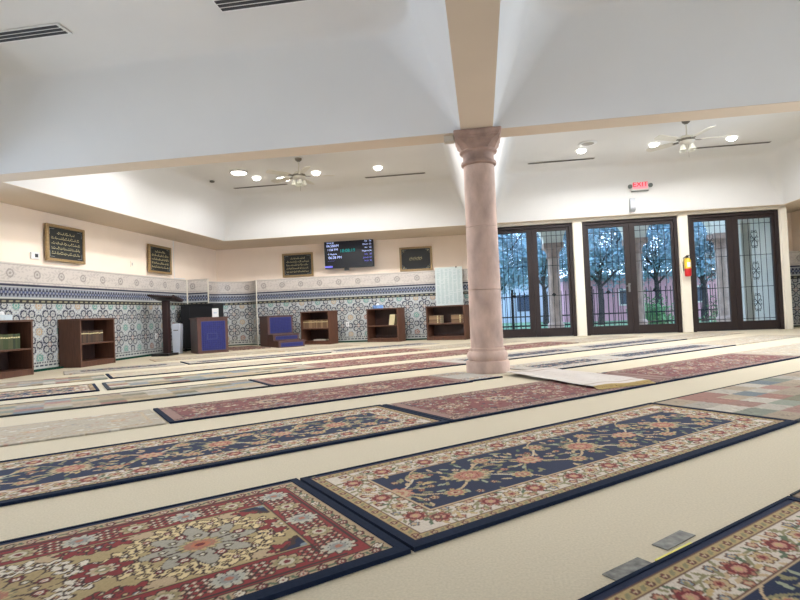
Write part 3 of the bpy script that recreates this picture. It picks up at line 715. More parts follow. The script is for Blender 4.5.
# facing +X: rotate so that front looks into the room
c2 = bookcase(-6.58, 7.98, PI/2, .85, .4, 'low brown bookcase against the left wall between two stretches of tile')
cA = bookcase(-4.43, 12.70, math.radians(-18), .84, .38, 'low brown bookcase with tan books beside the blue-tiled steps')
cB = bookcase(-2.80, 12.86, math.radians(-20), .87, .36, 'low brown bookcase with a tissue box on top, middle one on the back wall')
cC = bookcase(-1.33, 12.76, math.radians(-20), .98, .36, 'low brown bookcase under the white board, behind the column')
random.seed(3)
GRN = [mat('green_cloth_%d' % i, rgb(*c), .7) for i, c in enumerate(((50, 62, 36), (60, 72, 42), (40, 52, 36), (74, 78, 50)))]
BRN = [mat('brown_cloth_%d' % i, rgb(*c), .7) for i, c in enumerate(((70, 52, 40), (58, 44, 36), (82, 62, 46)))]
TAN = [mat('tan_cloth_%d' % i, rgb(*c), .7) for i, c in enumerate(((124, 98, 72), (108, 84, 62), (138, 112, 84)))]
def row(r, x0, x1, z, h, mats, lab, grp, d=.15, inset=.06, th=(.03, .045)):
    x = x0
    lab0 = lab
    while x < x1-.03:
        w = random.uniform(*th); lab = 'leftmost '+lab0 if x == x0 else ('rightmost '+lab0 if x+w+th[1] > x1 and x+w >= x1-.03 else lab0)
        book(r, (x, inset, z), w-.001, d, h*random.uniform(.96, 1.0), random.choice(mats), lab, grp); x += w
ZS = .397; ZB = .091
row(cl, .05, .76, ZS, .22, GRN, 'green cloth book in the row in the left edge bookcase', 'green books in the left edge bookcase')
row(c2, .05, .62, ZS, .21, BRN, 'dark brown book in the row in the second left wall bookcase', 'brown books in the second left wall bookcase')
row(cA, .04, .79, ZS, .2, TAN, 'tan book in the row in the bookcase beside the steps', 'tan books in the bookcase beside the steps')
CREAM = mat('cream_cover', rgb(216, 204, 164), .7)
for k, lab in enumerate(('leftmost of three cream books leaning in the middle back wall bookcase', 'middle one of three cream books leaning in the middle back wall bookcase', 'rightmost of three cream books leaning in the middle back wall bookcase')):
    book(cB, (.585+.05*k, .06, ZS+.009), .045, .16, .25, CREAM, lab, 'cream books in the middle back wall bookcase', tilt=.16)
book(cA, (.32, .08, ZB+.032), .03, .16, .34, mat('pale_cover', rgb(190, 184, 170), .7), 'pale book lying flat on the bottom shelf of the bookcase beside the steps', 'flat book', flat=True)
for sx0, n, side in ((.05, 4, 'left'), (.63, 4, 'right')):
    for k in range(n):
        book(cC, (sx0, .05, ZS+.0455+k*.0465), .045, .2, .30 if side == 'left' else .29, TAN[k % 3], 'tan book in the %s pile under the white board, %s' % (side, ('lowest of the pile', 'second from the bottom', 'third from the bottom', 'topmost of the pile')[k]), 'flat tan books under the white board', flat=True)
# tissue boxes
def tissue(x, y, z, rz, lab, m):
    r = empty('tissue_box', (x, y, z), rz, label=lab, cat='tissue box', group='tissue boxes on the bookcases')
    MB().box(-.12, .12, -.06, .06, 0, .08).build('carton', m, r, bevel=.004)
    vs = [(0, 0, .13)]; t = MB(); n = 10
    ring = [(.035*math.cos(a)*(1+.5*(i % 2)), .02*math.sin(a)*(1+.5*(i % 2)), .081) for i, a in enumerate(np.linspace(0, 2*PI, n, endpoint=False))]
    mid = [(.045*math.cos(a)*(1-.45*(i % 2)), .025*math.sin(a)*(1-.45*(i % 2)), .115) for i, a in enumerate(np.linspace(0, 2*PI, n, endpoint=False))]
    t.add(ring+mid+[(0.005, 0, .14)], [(i, (i+1) % n, n+(i+1) % n, n+i) for i in range(n)]+[(n+i, n+(i+1) % n, 2*n) for i in range(n)])
    t.build('tissue', WPL, r)
p = W2(cB, (.24, .16, .811)); tissue(p.x, p.y, p.z, cB.rotation_euler.z, 'blue and white tissue box on top of the middle back wall bookcase', mat('tissue_blue', rgb(110, 150, 205), .6, noise=.5, nscale=14))
tissue(-6.78, 6.72, .811, PI/2, 'white tissue box on the bookcase at the left edge', mat('tissue_white', rgb(200, 212, 218), .6, noise=.1, nscale=14))
# white board with schedule rows
p = W2(cC, (.30, .30, .811))
r = empty('schedule_board', (-.76, 13.12, .812), 0, label='tall white chart board with faint columns of text on the bookcase behind the column', cat='notice board')
r.rotation_euler = (math.radians(-4), 0, 0); r.location = (-.765, 13.0, .815)
MB().box(-.33, .33, 0, .02, 0, .93).build('board', mat('board_white', rgb(196, 206, 206), .5), r, bevel=.004)
s = MB(); rd = random.Random(9)
for c in range(6):
    for k in range(40):
        if rd.random() < .9: x = -.29+c*.1; s.box(x, x+rd.uniform(.045, .08), -.0015, 0, .05+k*.021, .058+k*.021)
s.build('printed_columns', mat('board_ink', rgb(150, 176, 176), .6), r)
MB().box(-.33, .33, -.004, 0, .9, .93).build('header_strip', mat('header', rgb(196, 208, 206), .6), r); MB().box(.17, .2, -.02, 0, .91, .94).build('clip', BLACK, r)

# ------------------------------------------------------------------ CORNER FURNITURE
rq = math.radians(41.4)        # these pieces are turned towards the niche
BLUE = mat('blue_tile', rgb(18, 26, 100), .6, noise=.3, nscale=30)
GROUT = mat('tile_edge', rgb(52, 54, 110), .5)
DW2 = mat('walnut_wood', rgb(82, 50, 40), .45, noise=.2, nscale=5, stretch=(10, 10, 1))
DW3 = mat('greyed_side_panel', rgb(84, 70, 68), .5, noise=.1, nscale=5)
def tile_panel(x0, x1, z0, z1, y, parent, frame=True, step=.04):
    o = MB().box(x0, x1, y-.006, y, z0, z1).build('tile_panel', GROUT, parent)
    b_ = MB(); nx = max(1, int((x1-x0-.02)/step)); nz = max(1, int((z1-z0-.02)/step)); dx = (x1-x0-.02)/nx; dz = (z1-z0-.02)/nz
    for i in range(nx):
        for j in range(nz): b_.box(x0+.01+i*dx+.002, x0+.01+(i+1)*dx-.002, y-.010, y-.006, z0+.01+j*dz+.002, z0+.01+(j+1)*dz-.002)
    b_.build('blue_tiles', BLUE, o)
    return o
# rostrum with tiled front: origin front-left, +X along the front
r = empty('rostrum', (-5.9, 10.47, 0), rq, label='wooden rostrum with a blue mosaic front in front of the black cabinet', cat='rostrum')
Wd, Dd, Hh = .63, .70, .76
MB().box(0, Wd, .0, Dd, 0, Hh-.03).build('body', DW2, r, bevel=.004); MB().box(-.02, Wd+.02, -.02, Dd+.02, Hh-.03, Hh).build('top', DW2, r, bevel=.005)
MB().box(-.004, 0, .04, Dd-.04, .05, Hh-.06).build('side_panel', DW3, r)
tp = tile_panel(.075, Wd-.06, .06, Hh-.085, 0, r)
b_ = MB(); y = -.012
for x0, x1, z0, z1 in ((.19, .40, .29, .305), (.19, .40, .41, .425), (.19, .205, .305, .41), (.385, .40, .305, .41)): b_.box(x0, x1, y-.004, y+.002, z0, z1)
b_.build('tile_border', GROUT, tp)
# white card on it
p = Matrix.Translation((-5.9, 10.47, 0))@Matrix.Rotation(rq, 4, 'Z')@Vector((.47, .38, Hh+.001))
r = empty('white_box', p, math.radians(20), label='small white box standing on the rostrum top', cat='box')
MB().box(-.065, .065, -.03, .03, 0, .19).build('carton', WPL, r, bevel=.004); MB().box(-.035, .035, -.032, -.03, .08, .11).build('label_mark', mat('pale_blue_mark', rgb(190, 200, 215), .6), r)
# steps (minbar)
r = empty('pulpit_steps', (-4.6, 11.66, 0), rq, label='low wooden pulpit steps with three blue-tiled risers beside a bookcase', cat='pulpit')
Wm = .63; st_ = [(0, .155), (.34, .30), (.70, .745)]; end = 1.3
for k, (y0, h_) in enumerate(st_):
    y1 = st_[k+1][0] if k < 2 else end
    s = MB().box(0, Wm, y0+.006, y1+(.005 if k < 2 else 0), 0, h_-.028).build('step', DW2, r)
    MB().box(-.012, Wm+.012, y0-.012, y1, h_-.028, h_).build('tread', DW2, s, bevel=.003)
    lo = 0 if k == 0 else st_[k-1][1]
    tile_panel(.05, Wm-.04, lo+.02, h_-.045, y0+.006, s, step=.035)
MB().box(-.006, 0, .72, end-.02, .04, .70).build('side_panel', DW2, r)
# lectern
r = empty('lectern', (-6.49, 10.3, 0), 0, label='tall dark lectern with a slanted reading top by the left wall', cat='lectern')
MB().box(-.24, .14, -.19, .19, 0, .05).build('foot', BLACK, r, bevel=.005)
MB().box(-.06, .06, -.06, .06, .05, 1.14).build('post', mat('espresso_wood', rgb(44, 26, 26), .45, noise=.2, nscale=6), r, bevel=.006)
Mx = Matrix.Translation((-.01, 0, 1.19))@Matrix.Rotation(math.radians(6), 4, 'Y')@Matrix.Rotation(math.radians(-13), 4, 'X')
MB().box(-.28, .28, -.2, .2, -.022, .015, Mx).box(.27, .29, -.2, .2, .0, .045, Mx).build('reading_top', mat('espresso_wood', rgb(44, 26, 26), .45), r, bevel=.004)
# air purifier
r = empty('air_purifier', (-6.54, 10.78, 0), .2, label='white upright air purifier between the lectern and the rostrum', cat='air purifier')
MB().prism([(-.08, .0), (-.092, .63), (-.075, .655), (.075, .655), (.092, .63), (.07, .0)], 'y', -.1, .1).build('body', mat('purifier_white', rgb(205, 212, 226), .35), r, bevel=.015)
MB().box(-.06, .06, -.03, .05, .656, .665).build('control_panel', DGREY, r); MB().box(-.05, .05, -.102, -.1, .5, .52).build('status_strip', GREY, r)
# black cabinet
r = empty('black_cabinet', (-6.84, 11.42, 0), 0, label='tall black upright cabinet behind the rostrum, against the tiled pier', cat='cabinet')
MB().box(0, .80, .0, .5, .07, 1.05).build('body', BLACK, r, bevel=.008); MB().box(-.01, .81, -.01, .51, 1.05, 1.085).build('top', BLACK, r, bevel=.004)
MB().box(.22, .23, -.004, 0, .1, 1.03).build('door_seam', DGREY, r)
for x in (.04, .72):
    for y in (.04, .42): MB().box(x, x+.04, y, y+.04, 0, .07).build('leg', BLACK, r)

# ------------------------------------------------------------------ RUG PATTERNS
RC = {k: s2l(v) for k, v in dict(navy=(30, 40, 66), navy2=(44, 54, 76), cream=(206, 196, 176), cream2=(186, 174, 150), rust=(160, 104, 84), wine=(112, 40, 42), red=(126, 44, 46), salmon=(176, 124, 104),
      olive=(128, 122, 88), gold=(176, 152, 104), tan=(176, 152, 118), sage=(140, 146, 122), slate=(116, 130, 136), black=(24, 24, 30), brown=(96, 66, 54), orange=(178, 104, 70), grey=(150, 150, 144), beige=(184, 172, 150), pale=(200, 192, 174), green=(84, 98, 74)).items()}
class Canvas:
    def __init__(s, L, Wd, res):
        s.L, s.W, s.res = L, Wd, res; s.nx = int(L/res)+1; s.ny = int(Wd/res)+1
        s.x = np.linspace(0, L, s.nx); s.y = np.linspace(0, Wd, s.ny); s.a = np.zeros((s.ny, s.nx, 3))
    def rect(s, x0, x1, y0, y1, c):
        i = (s.x >= x0) & (s.x <= x1); j = (s.y >= y0) & (s.y <= y1); s.a[np.ix_(j, i)] = c
    def win(s, cx, cy, r):
        i0, i1 = np.searchsorted(s.x, [cx-r, cx+r]); j0, j1 = np.searchsorted(s.y, [cy-r, cy+r])
        X, Y = np.meshgrid(s.x[i0:i1]-cx, s.y[j0:j1]-cy); return slice(j0, j1), slice(i0, i1), X, Y
    def flower(s, cx, cy, r, cols, n=8, ph=0, sq=1.0, clip=None):
        J, I, X, Y = s.win(cx, cy, r*1.3)
        if X.size == 0: return
        Y = Y/sq; d = np.hypot(X, Y); t = np.arctan2(Y, X); R = .80+.20*np.cos(n*t+ph); A = s.a[J, I]
        k = len(cols)
        for q, c in enumerate(cols):
            f = r*(1-q/k); m = d < f*(R if q < k-1 else 1)
            if clip is not None: m &= clip[J, I]
            A[m] = c
    def ros(s, cx, cy, r, pet, out, mid, cen, n=8, sq=1.0, ph=0, clip=None, tip=None):
        J, I, X, Y = s.win(cx, cy, r*1.1)
        if X.size == 0: return
        Y = Y/sq; d = np.hypot(X, Y); t = np.arctan2(Y, X); lob = np.abs(np.cos(n*t/2+ph)); Rr = r*(.70+.30*lob); A = s.a[J, I]
        ok = np.ones_like(d, bool) if clip is None else clip[J, I]
        ow = max(.005, r*.12)
        A[(d < Rr) & ok] = out
        A[(d < Rr-ow) & ok] = pet
        if tip is not None: A[(d < Rr-ow) & (d > Rr*.68) & (lob > .55) & ok] = tip
        A[(d < r*.48) & (lob < .35) & ok] = out
        A[(d < r*.40) & ok] = mid
        A[(d < r*.20) & ok] = cen
    def leaf(s, cx, cy, a, l, w, c, clip=None):
        J, I, X, Y = s.win(cx, cy, l)
        if X.size == 0: return
        u = X*math.cos(a)+Y*math.sin(a); v = -X*math.sin(a)+Y*math.cos(a); m = (u/l)**2*1.0+(v/w)**2 < 1
        if clip is not None: m &= clip[J, I]
        s.a[J, I][m] = c
    def line(s, pts, w, c, clip=None):
        for (x0, y0), (x1, y1) in zip(pts[:-1], pts[1:]):
            n = max(1, int(math.hypot(x1-x0, y1-y0)/(w*.8)))
            for k in range(n+1):
                x = x0+(x1-x0)*k/n; y = y0+(y1-y0)*k/n; J, I, X, Y = s.win(x, y, w)
                if X.size == 0: continue
                m = np.hypot(X, Y) < w/2+s.res*.3
                if clip is not None: m &= clip[J, I]
                s.a[J, I][m] = c
    def mask(s, x0, x1, y0, y1): return ((s.y >= y0) & (s.y <= y1))[:, None] & ((s.x >= x0) & (s.x <= x1))[None, :]
    def speck(s, frac, c, clip, seed, sz=1):
        rd = np.random.default_rng(seed); m = rd.random((s.ny//sz+1, s.nx//sz+1)) < frac; m = np.kron(m, np.ones((sz, sz), bool))[:s.ny, :s.nx]; s.a[m & clip] = c
def border_flowers(c, x0, x1, y0, y1, wd, sizes, pal, rd, leafc, base):
    """flowers, linked leaves all round a border band of width wd whose outer edge is the given rectangle"""
    h = wd/2; path = []
    Lx = x1-x0-wd; Ly = y1-y0-wd; nx = max(2, round(Lx/(wd*1.05))); ny = max(2, round(Ly/(wd*1.05)))
    for i in range(nx+1): path += [(x0+h+Lx*i/nx, y0+h), (x0+h+Lx*i/nx, y1-h)]
    for j in range(1, ny): path += [(x0+h, y0+h+Ly*j/ny), (x1-h, y0+h+Ly*j/ny)]
    cl = c.mask(x0, x1, y0, y1) & ~c.mask(x0+wd, x1-wd, y0+wd, y1-wd)
    # wavy vine
    for yy in (y0+h, y1-h): c.line([(x, yy+h*.55*math.sin((x-x0)/wd*3.0)) for x in np.arange(x0+h, x1-h, .02)], .008, leafc, cl)
    for xx in (x0+h, x1-h): c.line([(xx+h*.55*math.sin((y-y0)/wd*3.0), y) for y in np.arange(y0+h, y1-h, .02)], .008, leafc, cl)
    for k, (x, y) in enumerate(path):
        for q in range(5):
            a = rd.random()*6.28; c.leaf(x+math.cos(a)*wd*.36, y+math.sin(a)*wd*.36, a+.9, wd*.13, wd*.045, rd.choice([leafc, RC['olive'], RC['tan'], RC['green']]), cl)
            if rd.random() < .6: c.flower(x+math.cos(a+1)*wd*.42, y+math.sin(a+1)*wd*.42, wd*.075, [pal[1], base], 5, 0, 1, cl)
        p = pal if k % 2 else pal[::-1]
        c.flower(x, y, sizes*(1 if k % 2 else .8), [RC['tan'], p[0], p[1], p[0], base], 8, k, .85, cl)
def rug_floral(res, L=2.48, W=.80, seed=1):
    c = Canvas(L, W, res); rd = random.Random(seed); c.a[:] = RC['navy']; e = .03
    c.rect(e, L-e, e, W-e, RC['brown']); c.rect(e+.004, L-e-.004, e+.004, W-e-.004, RC['gold']*.85)
    g = e+.022
    for x in np.arange(e+.02, L-e, .06):
        for y in (g, W-g): c.ros(x, y, .014, RC['wine'], RC['brown'], RC['tan'], RC['tan'], 5); c.leaf(x+.03, y, .7, .014, .006, RC['olive'])
    for y in np.arange(e+.04, W-e, .06):
        for x in (g, L-g): c.ros(x, y, .014, RC['wine'], RC['brown'], RC['tan'], RC['tan'], 5); c.leaf(x, y+.03, .7, .014, .006, RC['olive'])
    b0 = e+.045; bw = .135; ivory = s2l((192, 180, 164))
    c.rect(b0-.005, L-b0+.005, b0-.005, W-b0+.005, RC['brown']); c.rect(b0, L-b0, b0, W-b0, ivory)
    cb = c.mask(b0, L-b0, b0, W-b0); h = b0+bw/2
    def side(P0, P1, n):
        P0 = np.array(P0); P1 = np.array(P1); d = P1-P0; Ls = np.hypot(*d); u = d/Ls; v = np.array((-u[1], u[0]))
        pt = lambda a, b_: tuple(P0+u*a+v*b_)
        c.line([pt(a, .036*math.sin(a/Ls*n*PI)) for a in np.arange(0, Ls, .012)], .006, RC['olive'], cb)
        for k in range(n):
            a = Ls*(k+.5)/n; sg = 1 if k % 2 == 0 else -1; x, y = pt(a, -sg*.004)
            for q in range(7):
                t = q*.9+k; x2, y2 = x+math.cos(t)*.058, y+math.sin(t)*.05; c.leaf(x2, y2, t+.6, .019, .007, rd.choice([RC['olive'], RC['tan'], RC['green'], RC['olive'], RC['gold']]), cb)
            if k % 2 == 0:
                c.ros(x, y, .047, RC['wine'], RC['brown'], RC['salmon'], RC['gold'], 8, .95, 0, cb, RC['rust'])
            else: c.ros(x, y, .036, RC['tan'], RC['brown'], RC['rust'], RC['wine'], 6, .95, 0, cb, RC['gold'])
            for sg2 in (-1, 1):
                x3, y3 = pt(Ls*(k+1)/n, sg2*.045); c.ros(x3, y3, .020, rd.choice([RC['rust'], RC['salmon'], RC['wine'], RC['slate']]), RC['brown'], RC['tan'], RC['tan'], 5, 1, 0, cb)
                x3, y3 = pt(Ls*(k+.5)/n+.02, sg2*.058); c.leaf(x3, y3, rd.random()*3, .016, .006, RC['olive'], cb)
    nl = int((L-2*h)/.105); nw = int((W-2*h)/.105)
    side((h, h), (L-h, h), nl); side((L-h, W-h), (h, W-h), nl); side((h, W-h), (h, h), nw); side((L-h, h), (L-h, W-h), nw)
    f0 = b0+bw; c.rect(f0-.012, L-f0+.012, f0-.012, W-f0+.012, RC['brown']); c.rect(f0-.009, L-f0+.009, f0-.009, W-f0+.009, RC['tan']); c.rect(f0, L-f0, f0, W-f0, RC['navy'])
    cl = c.mask(f0, L-f0, f0, W-f0); cy = W/2; fl = L-2*f0; hh = cy-f0
    N = 6
    def vine(x0, y0, dx, dy, s_, w_, col):
        pts = []
        for t in np.linspace(0, 1, 14): pts.append((x0+dx*t, y0+dy*t+s_*math.sin(t*PI)))
        c.line(pts, w_, col, cl); return pts
    for k in range(N+1):
        x = f0+fl*k/N; sg = 1 if k % 2 else -1
        vine(x, cy, fl/N, 0, sg*hh*.55, .009, RC['tan']); vine(x, cy, fl/N*.55, -sg*hh*.8, sg*.02, .008, RC['cream2']); vine(x, cy, -fl/N*.5, sg*hh*.85, .03, .007, RC['olive'])
        vine(x+.1, cy-sg*.06, .12, -sg*hh*.7, .03, .005, RC['tan'])
        for q in range(46):
            a = rd.random()*6.28; dd = rd.uniform(.06, .24); px, py = x+math.cos(a)*dd, cy+math.sin(a)*dd*.9
            c.leaf(px, py, a+rd.uniform(-.8, .8), .021, .008, rd.choice([RC['olive'], RC['tan'], RC['sage'], RC['gold'], RC['olive'], RC['green']]), cl)
        for q in range(8):
            a = rd.random()*6.28; dd = rd.uniform(.09, .22); c.ros(x+math.cos(a)*dd, cy+math.sin(a)*dd*.85, rd.uniform(.014, .022), rd.choice([RC['rust'], RC['salmon'], RC['tan'], RC['cream2']]), RC['brown'], RC['wine'], RC['gold'], 5, 1, 0, cl)
    for k in range(N+1):
        x = f0+fl*k/N
        if k % 2 == 1: c.ros(x, cy, .098, RC['rust'], RC['olive'], RC['orange'], RC['wine'], 14, .82, 0, cl, RC['tan']); c.ros(x, cy, .045, RC['salmon'], RC['wine'], RC['gold'], RC['rust'], 8, .85, 0, cl)
        else: c.ros(x, cy, .066, RC['tan'], RC['rust'], RC['rust'], RC['gold'], 10, .85, 0, cl, RC['salmon'])
        for s_ in (-1, 1): c.ros(x+fl/N*.5, cy+s_*hh*.62, .05, RC['rust'], RC['olive'], RC['tan'], RC['wine'], 9, .8, 0, cl, RC['gold'])
    return c
def rug_panel(res, L=2.48, W=.80, seed=2):
    """burgundy border with cream florets, field of scalloped grey, cream, gold and red patches"""
    c = Canvas(L, W, res); rd = random.Random(seed); c.a[:] = RC['navy']; e = .03; K = RC['black']*.6+RC['brown']*.4
    c.rect(e, L-e, e, W-e, RC['tan']*.9); cl = c.mask(e, L-e, e, W-e)
    def run(x0, x1, y, ax):
        for a in np.arange(x0, x1, .055):
            p = (a, y) if ax else (y, a); q = (a+.027, y) if ax else (y, a+.027)
            c.ros(p[0], p[1], .019, rd.choice([RC['wine'], RC['salmon'], RC['cream'], RC['olive']]), K, RC['cream2'], RC['wine'], 5, 1, 0, cl); c.leaf(q[0], q[1], rd.random()*3, .013, .006, RC['green'], cl)
    for y in (e+.024, W-e-.024): run(e+.02, L-e, y, True)
    for x in (e+.024, L-e-.024): run(e+.05, W-e-.04, x, False)
    b0 = e+.05; bw = .135; red = s2l((132, 44, 44)); c.rect(b0-.005, L-b0+.005, b0-.005, W-b0+.005, K); c.rect(b0, L-b0, b0, W-b0, red)
    h = b0+bw/2; cb = c.mask(b0, L-b0, b0, W-b0)
    def side(P0, P1, n):
        P0 = np.array(P0); P1 = np.array(P1); d = P1-P0; Ls = np.hypot(*d); u = d/Ls; v = np.array((-u[1], u[0])); pt = lambda a, b_: tuple(P0+u*a+v*b_)
        for k in range(n+1):
            a = Ls*k/n; x, y = pt(a, 0)
            if k % 2 == 0: c.ros(x, y, .062, s2l((164, 162, 148)), K, RC['grey']*.8, RC['rust'], 10, .85, 0, cb, RC['cream2']*.95)
            else: c.ros(x, y, .056, RC['olive']*.7+RC['gold']*.3, K, RC['cream2'], RC['wine'], 8, .85, 0, cb, RC['tan'])
            if k < n:
                for q in (-1, 0, 1):
                    for t in (-.035, -.012, .012, .035):
                        x, y = pt(a+Ls/n*.5+q*.022, t); c.ros(x, y, .0125, rd.choice([RC['cream2'], RC['gold'], RC['tan']]), K, RC['salmon'], RC['cream'], 4, 1, 0, cb)
        for t in (-.060, .060): c.line([pt(a, t) for a in np.arange(0, Ls, .01)], .005, K, cb)
    nl = int((L-2*h)/.15)//2*2; side((h, h), (L-h, h), nl); side((L-h, W-h), (h, W-h), nl); side((L-h, h), (L-h, W-h), 4); side((h, W-h), (h, h), 4)
    f0 = b0+bw; c.rect(f0-.012, L-f0+.012, f0-.012, W-f0+.012, K); c.rect(f0-.007, L-f0+.007, f0-.007, W-f0+.007, RC['gold']*.8); c.rect(f0, L-f0, f0, W-f0, RC['gold']*.75+RC['olive']*.2)
    cf = c.mask(f0, L-f0, f0, W-f0); cy = W/2; fl = L-2*f0; hh = cy-f0
    def cloud(x, y, r, col, n=6):
        c.flower(x, y, r, [K, K], n, 0, .9, cf); c.flower(x, y, r-.007, [col, col], n, 0, .9, cf)
    def deco(x, y, pal):
        for q in range(5): a = q*1.26+x*9; c.ros(x+math.cos(a)*.03, y+math.sin(a)*.024, .011, rd.choice(pal), K, RC['gold'], RC['gold'], 4, 1, 0, cf)
        c.ros(x, y, .016, rd.choice(pal), K, RC['cream'], RC['wine'], 6, 1, 0, cf)
    N = 4
    for k in range(N+1):
        x = f0+fl*k/N
        for q in (-2, -1, 0, 1, 2):
            for s_ in (-1, 1):
                xx, yy = x+q*.062, cy+s_*(hh*.85-abs(q)*.03*(-1)); cloud(xx, min(max(yy, f0+.02), W-f0-.02), .056, red if abs(q) < 2 else RC['tan']); deco(xx, yy, [RC['cream2'], RC['slate'], RC['orange']])
    for k in range(N):
        x = f0+fl*(k+.5)/N; base = [s2l((154, 148, 132)), RC['tan']*.9, s2l((146, 148, 146)), RC['gold']*.8][(k+1) % 4]
        for q in range(-3, 4):
            for s_ in (-1, 1):
                xx = x+q*.066; yy = cy+s_*(hh*.80-.012*q*q); col = RC['cream'] if k % 2 == 0 else s2l((206, 184, 134)); cloud(xx, yy, .06, col); deco(xx, yy, [RC['wine'], RC['rust'], RC['olive'], RC['navy2']])
        cloud(x, cy, .175, base, 8)
        for q in range(8):
            a = q*PI/4+.3; x2, y2 = x+.13*math.cos(a), cy+.095*math.sin(a)
            c.line([(x+.05*math.cos(a), cy+.04*math.sin(a)), (x2, y2)], .005, K, cf); c.ros(x2, y2, .024, RC['wine'], K, RC['cream'], RC['orange'], 6, .9, 0, cf)
            a += PI/8; c.ros(x+.105*math.cos(a), cy+.075*math.sin(a), .016, RC['olive'], K, RC['cream'], RC['cream'], 5, .9, 0, cf)
        c.ros(x, cy, .07, RC['rust'], RC['olive'], RC['orange'], RC['wine'], 12, .78, 0, cf, RC['gold'])
    for k in range(N+1):
        x = f0+fl*k/N; cloud(x, cy, .085, red*.9, 6); c.ros(x, cy, .045, RC['tan'], K, RC['olive'], RC['cream'], 8, .8, 0, cf, RC['cream2'])
    for x in (f0, L-f0):
        for t_ in (-1, 1): c.flower(x, cy+t_*hh, .085, [K, RC['navy'], RC['navy'], RC['slate']], 4, 0, 1, cf)
    return c
def rug_red(res, L=2.48, W=.78, seed=3):
    c = Canvas(L, W, res); rd = random.Random(seed); c.a[:] = RC['navy']; e = .018; red = s2l((122, 62, 58)); K = RC['brown']*.8
    c.rect(e, L-e, e, W-e, s2l((140, 104, 92))); allm = c.mask(e, L-e, e, W-e)
    pal = [RC['wine'], RC['tan'], RC['olive'], RC['salmon'], RC['grey'], RC['navy2']]
    for k in range(300): c.ros(rd.uniform(e, L-e), rd.choice([rd.uniform(e, .11), rd.uniform(W-.11, W-e)]), rd.uniform(.012, .022), rd.choice(pal), K, RC['tan'], RC['wine'], 5, 1, 0, allm)
    c.rect(.11, L-.11, .11, W-.11, K); c.rect(.118, L-.118, .118, W-.118, red); cl = c.mask(.118, L-.118, .118, W-.118)
    pal = [RC['tan'], RC['salmon'], RC['navy2'], RC['slate'], RC['wine'], RC['wine'], RC['brown'], RC['olive'], RC['grey'], RC['rust'], red, RC['cream2']]
    for k in range(620): c.ros(rd.uniform(.12, L-.12), rd.uniform(.12, W-.12), rd.uniform(.012, .03), rd.choice(pal), rd.choice([K, RC['wine'], RC['tan']*.8]), rd.choice(pal), rd.choice(pal), 6, .9, 0, cl)
    for k in range(5):
        x = .3+(L-.6)*k/4
        c.ros(x, W/2, .15 if k % 2 else .11, RC['tan']*.9, K, RC['slate'] if k % 2 else RC['salmon'], RC['wine'], 10, .85, 0, cl, RC['salmon']); c.ros(x, W/2, .06, RC['wine'], K, RC['cream2'], RC['navy2'], 8, .85, 0, cl)
    return c
def rug_patch(res, L=2.48, W=.80, seed=4):
    c = Canvas(L, W, res); rd = random.Random(seed); c.a[:] = RC['green']*.5+RC['navy']*.3; e = .03
    n = 12; m = 5; dx = (L-2*e)/n; dy = (W-2*e)/m
    pal = ['tan', 'sage', 'beige', 'gold', 'grey', 'slate', 'beige', 'tan', 'tan', 'olive', 'salmon', 'beige', 'tan', 'rust', 'gold', 'sage', 'grey']
    for i in range(n):
        for j in range(m):
            col = RC[rd.choice(pal)]*rd.uniform(.65, .9); x0, y0 = e+i*dx, e+j*dy; c.rect(x0, x0+dx, y0, y0+dy, col); cl = c.mask(x0, x0+dx, y0, y0+dy)
            k = rd.random()
            if k < .5:
                for q in range(5): c.leaf(x0+rd.random()*dx, y0+rd.random()*dy, rd.random()*3, .03, .01, col*rd.choice([.8, 1.2]), cl)
            elif k < .75: c.flower(x0+dx/2, y0+dy/2, .05, [col*.75, col*1.2, col*.8], 6, 0, 1, cl)
    return c
def rug_beige(res, L=2.48, W=.78, seed=5, base='beige'):
    c = Canvas(L, W, res); rd = random.Random(seed); c.a[:] = RC['tan']*.9; c.rect(.02, L-.02, .02, W-.02, RC[base]*.8); c.rect(.07, L-.07, .07, W-.07, RC['tan']*.8+RC['beige']*.2); c.rect(.085, L-.085, .085, W-.085, RC['beige']*.82)
    cl = c.mask(.02, L-.02, .02, W-.02)
    for k in range(520):
        c.flower(rd.uniform(.03, L-.03), rd.uniform(.03, W-.03), rd.uniform(.012, .03), rd.choice([[RC['beige'], RC['tan']*.8], [RC['grey']*.9, RC['beige']], [RC['tan']*.8, RC['beige']*.9], [RC['pale']*.9, RC['pale']*.85], [RC['salmon']*.6+RC['beige']*.3, RC['beige']*.8]]), 6, 0, .8, cl)
    for k in range(5): c.flower(.25+(L-.5)*k/4, W/2, .07, [RC['tan'], RC['salmon']*.5+RC['tan']*.5, RC['beige']], 8, 0, .8, cl)
    return c
def rug_pale_floral(res, L=2.48, W=.78, seed=6):
    """cream rug with a narrow broken navy field, as seen far off"""
    c = Canvas(L, W, res); rd = random.Random(seed); c.a[:] = RC['navy2']; e = .03; c.rect(e, L-e, e, W-e, s2l((170, 162, 148))); cl = c.mask(e, L-e, e, W-e)
    for k in range(300): c.flower(rd.uniform(.05, L-.05), rd.choice([rd.uniform(.05, .2), rd.uniform(W-.2, W-.05)]), rd.uniform(.014, .026), rd.choice([[RC['rust'], RC['tan']], [RC['tan'], RC['olive']], [RC['slate'], RC['pale']], [RC['grey'], RC['tan']]]), 6, 0, .8, cl)
    c.rect(.22, L-.22, .22, W-.22, RC['navy2']); cf = c.mask(.22, L-.22, .22, W-.22)
    for k in range(170): c.flower(rd.uniform(.2, L-.2), rd.uniform(.2, W-.2), rd.uniform(.012, .03), rd.choice([[RC['tan'], RC['rust']], [RC['tan'], RC['salmon']], [RC['slate'], RC['navy']], [RC['grey'], RC['brown']]]), 7, 0, .8, cf)
    return c
CACHE = {}
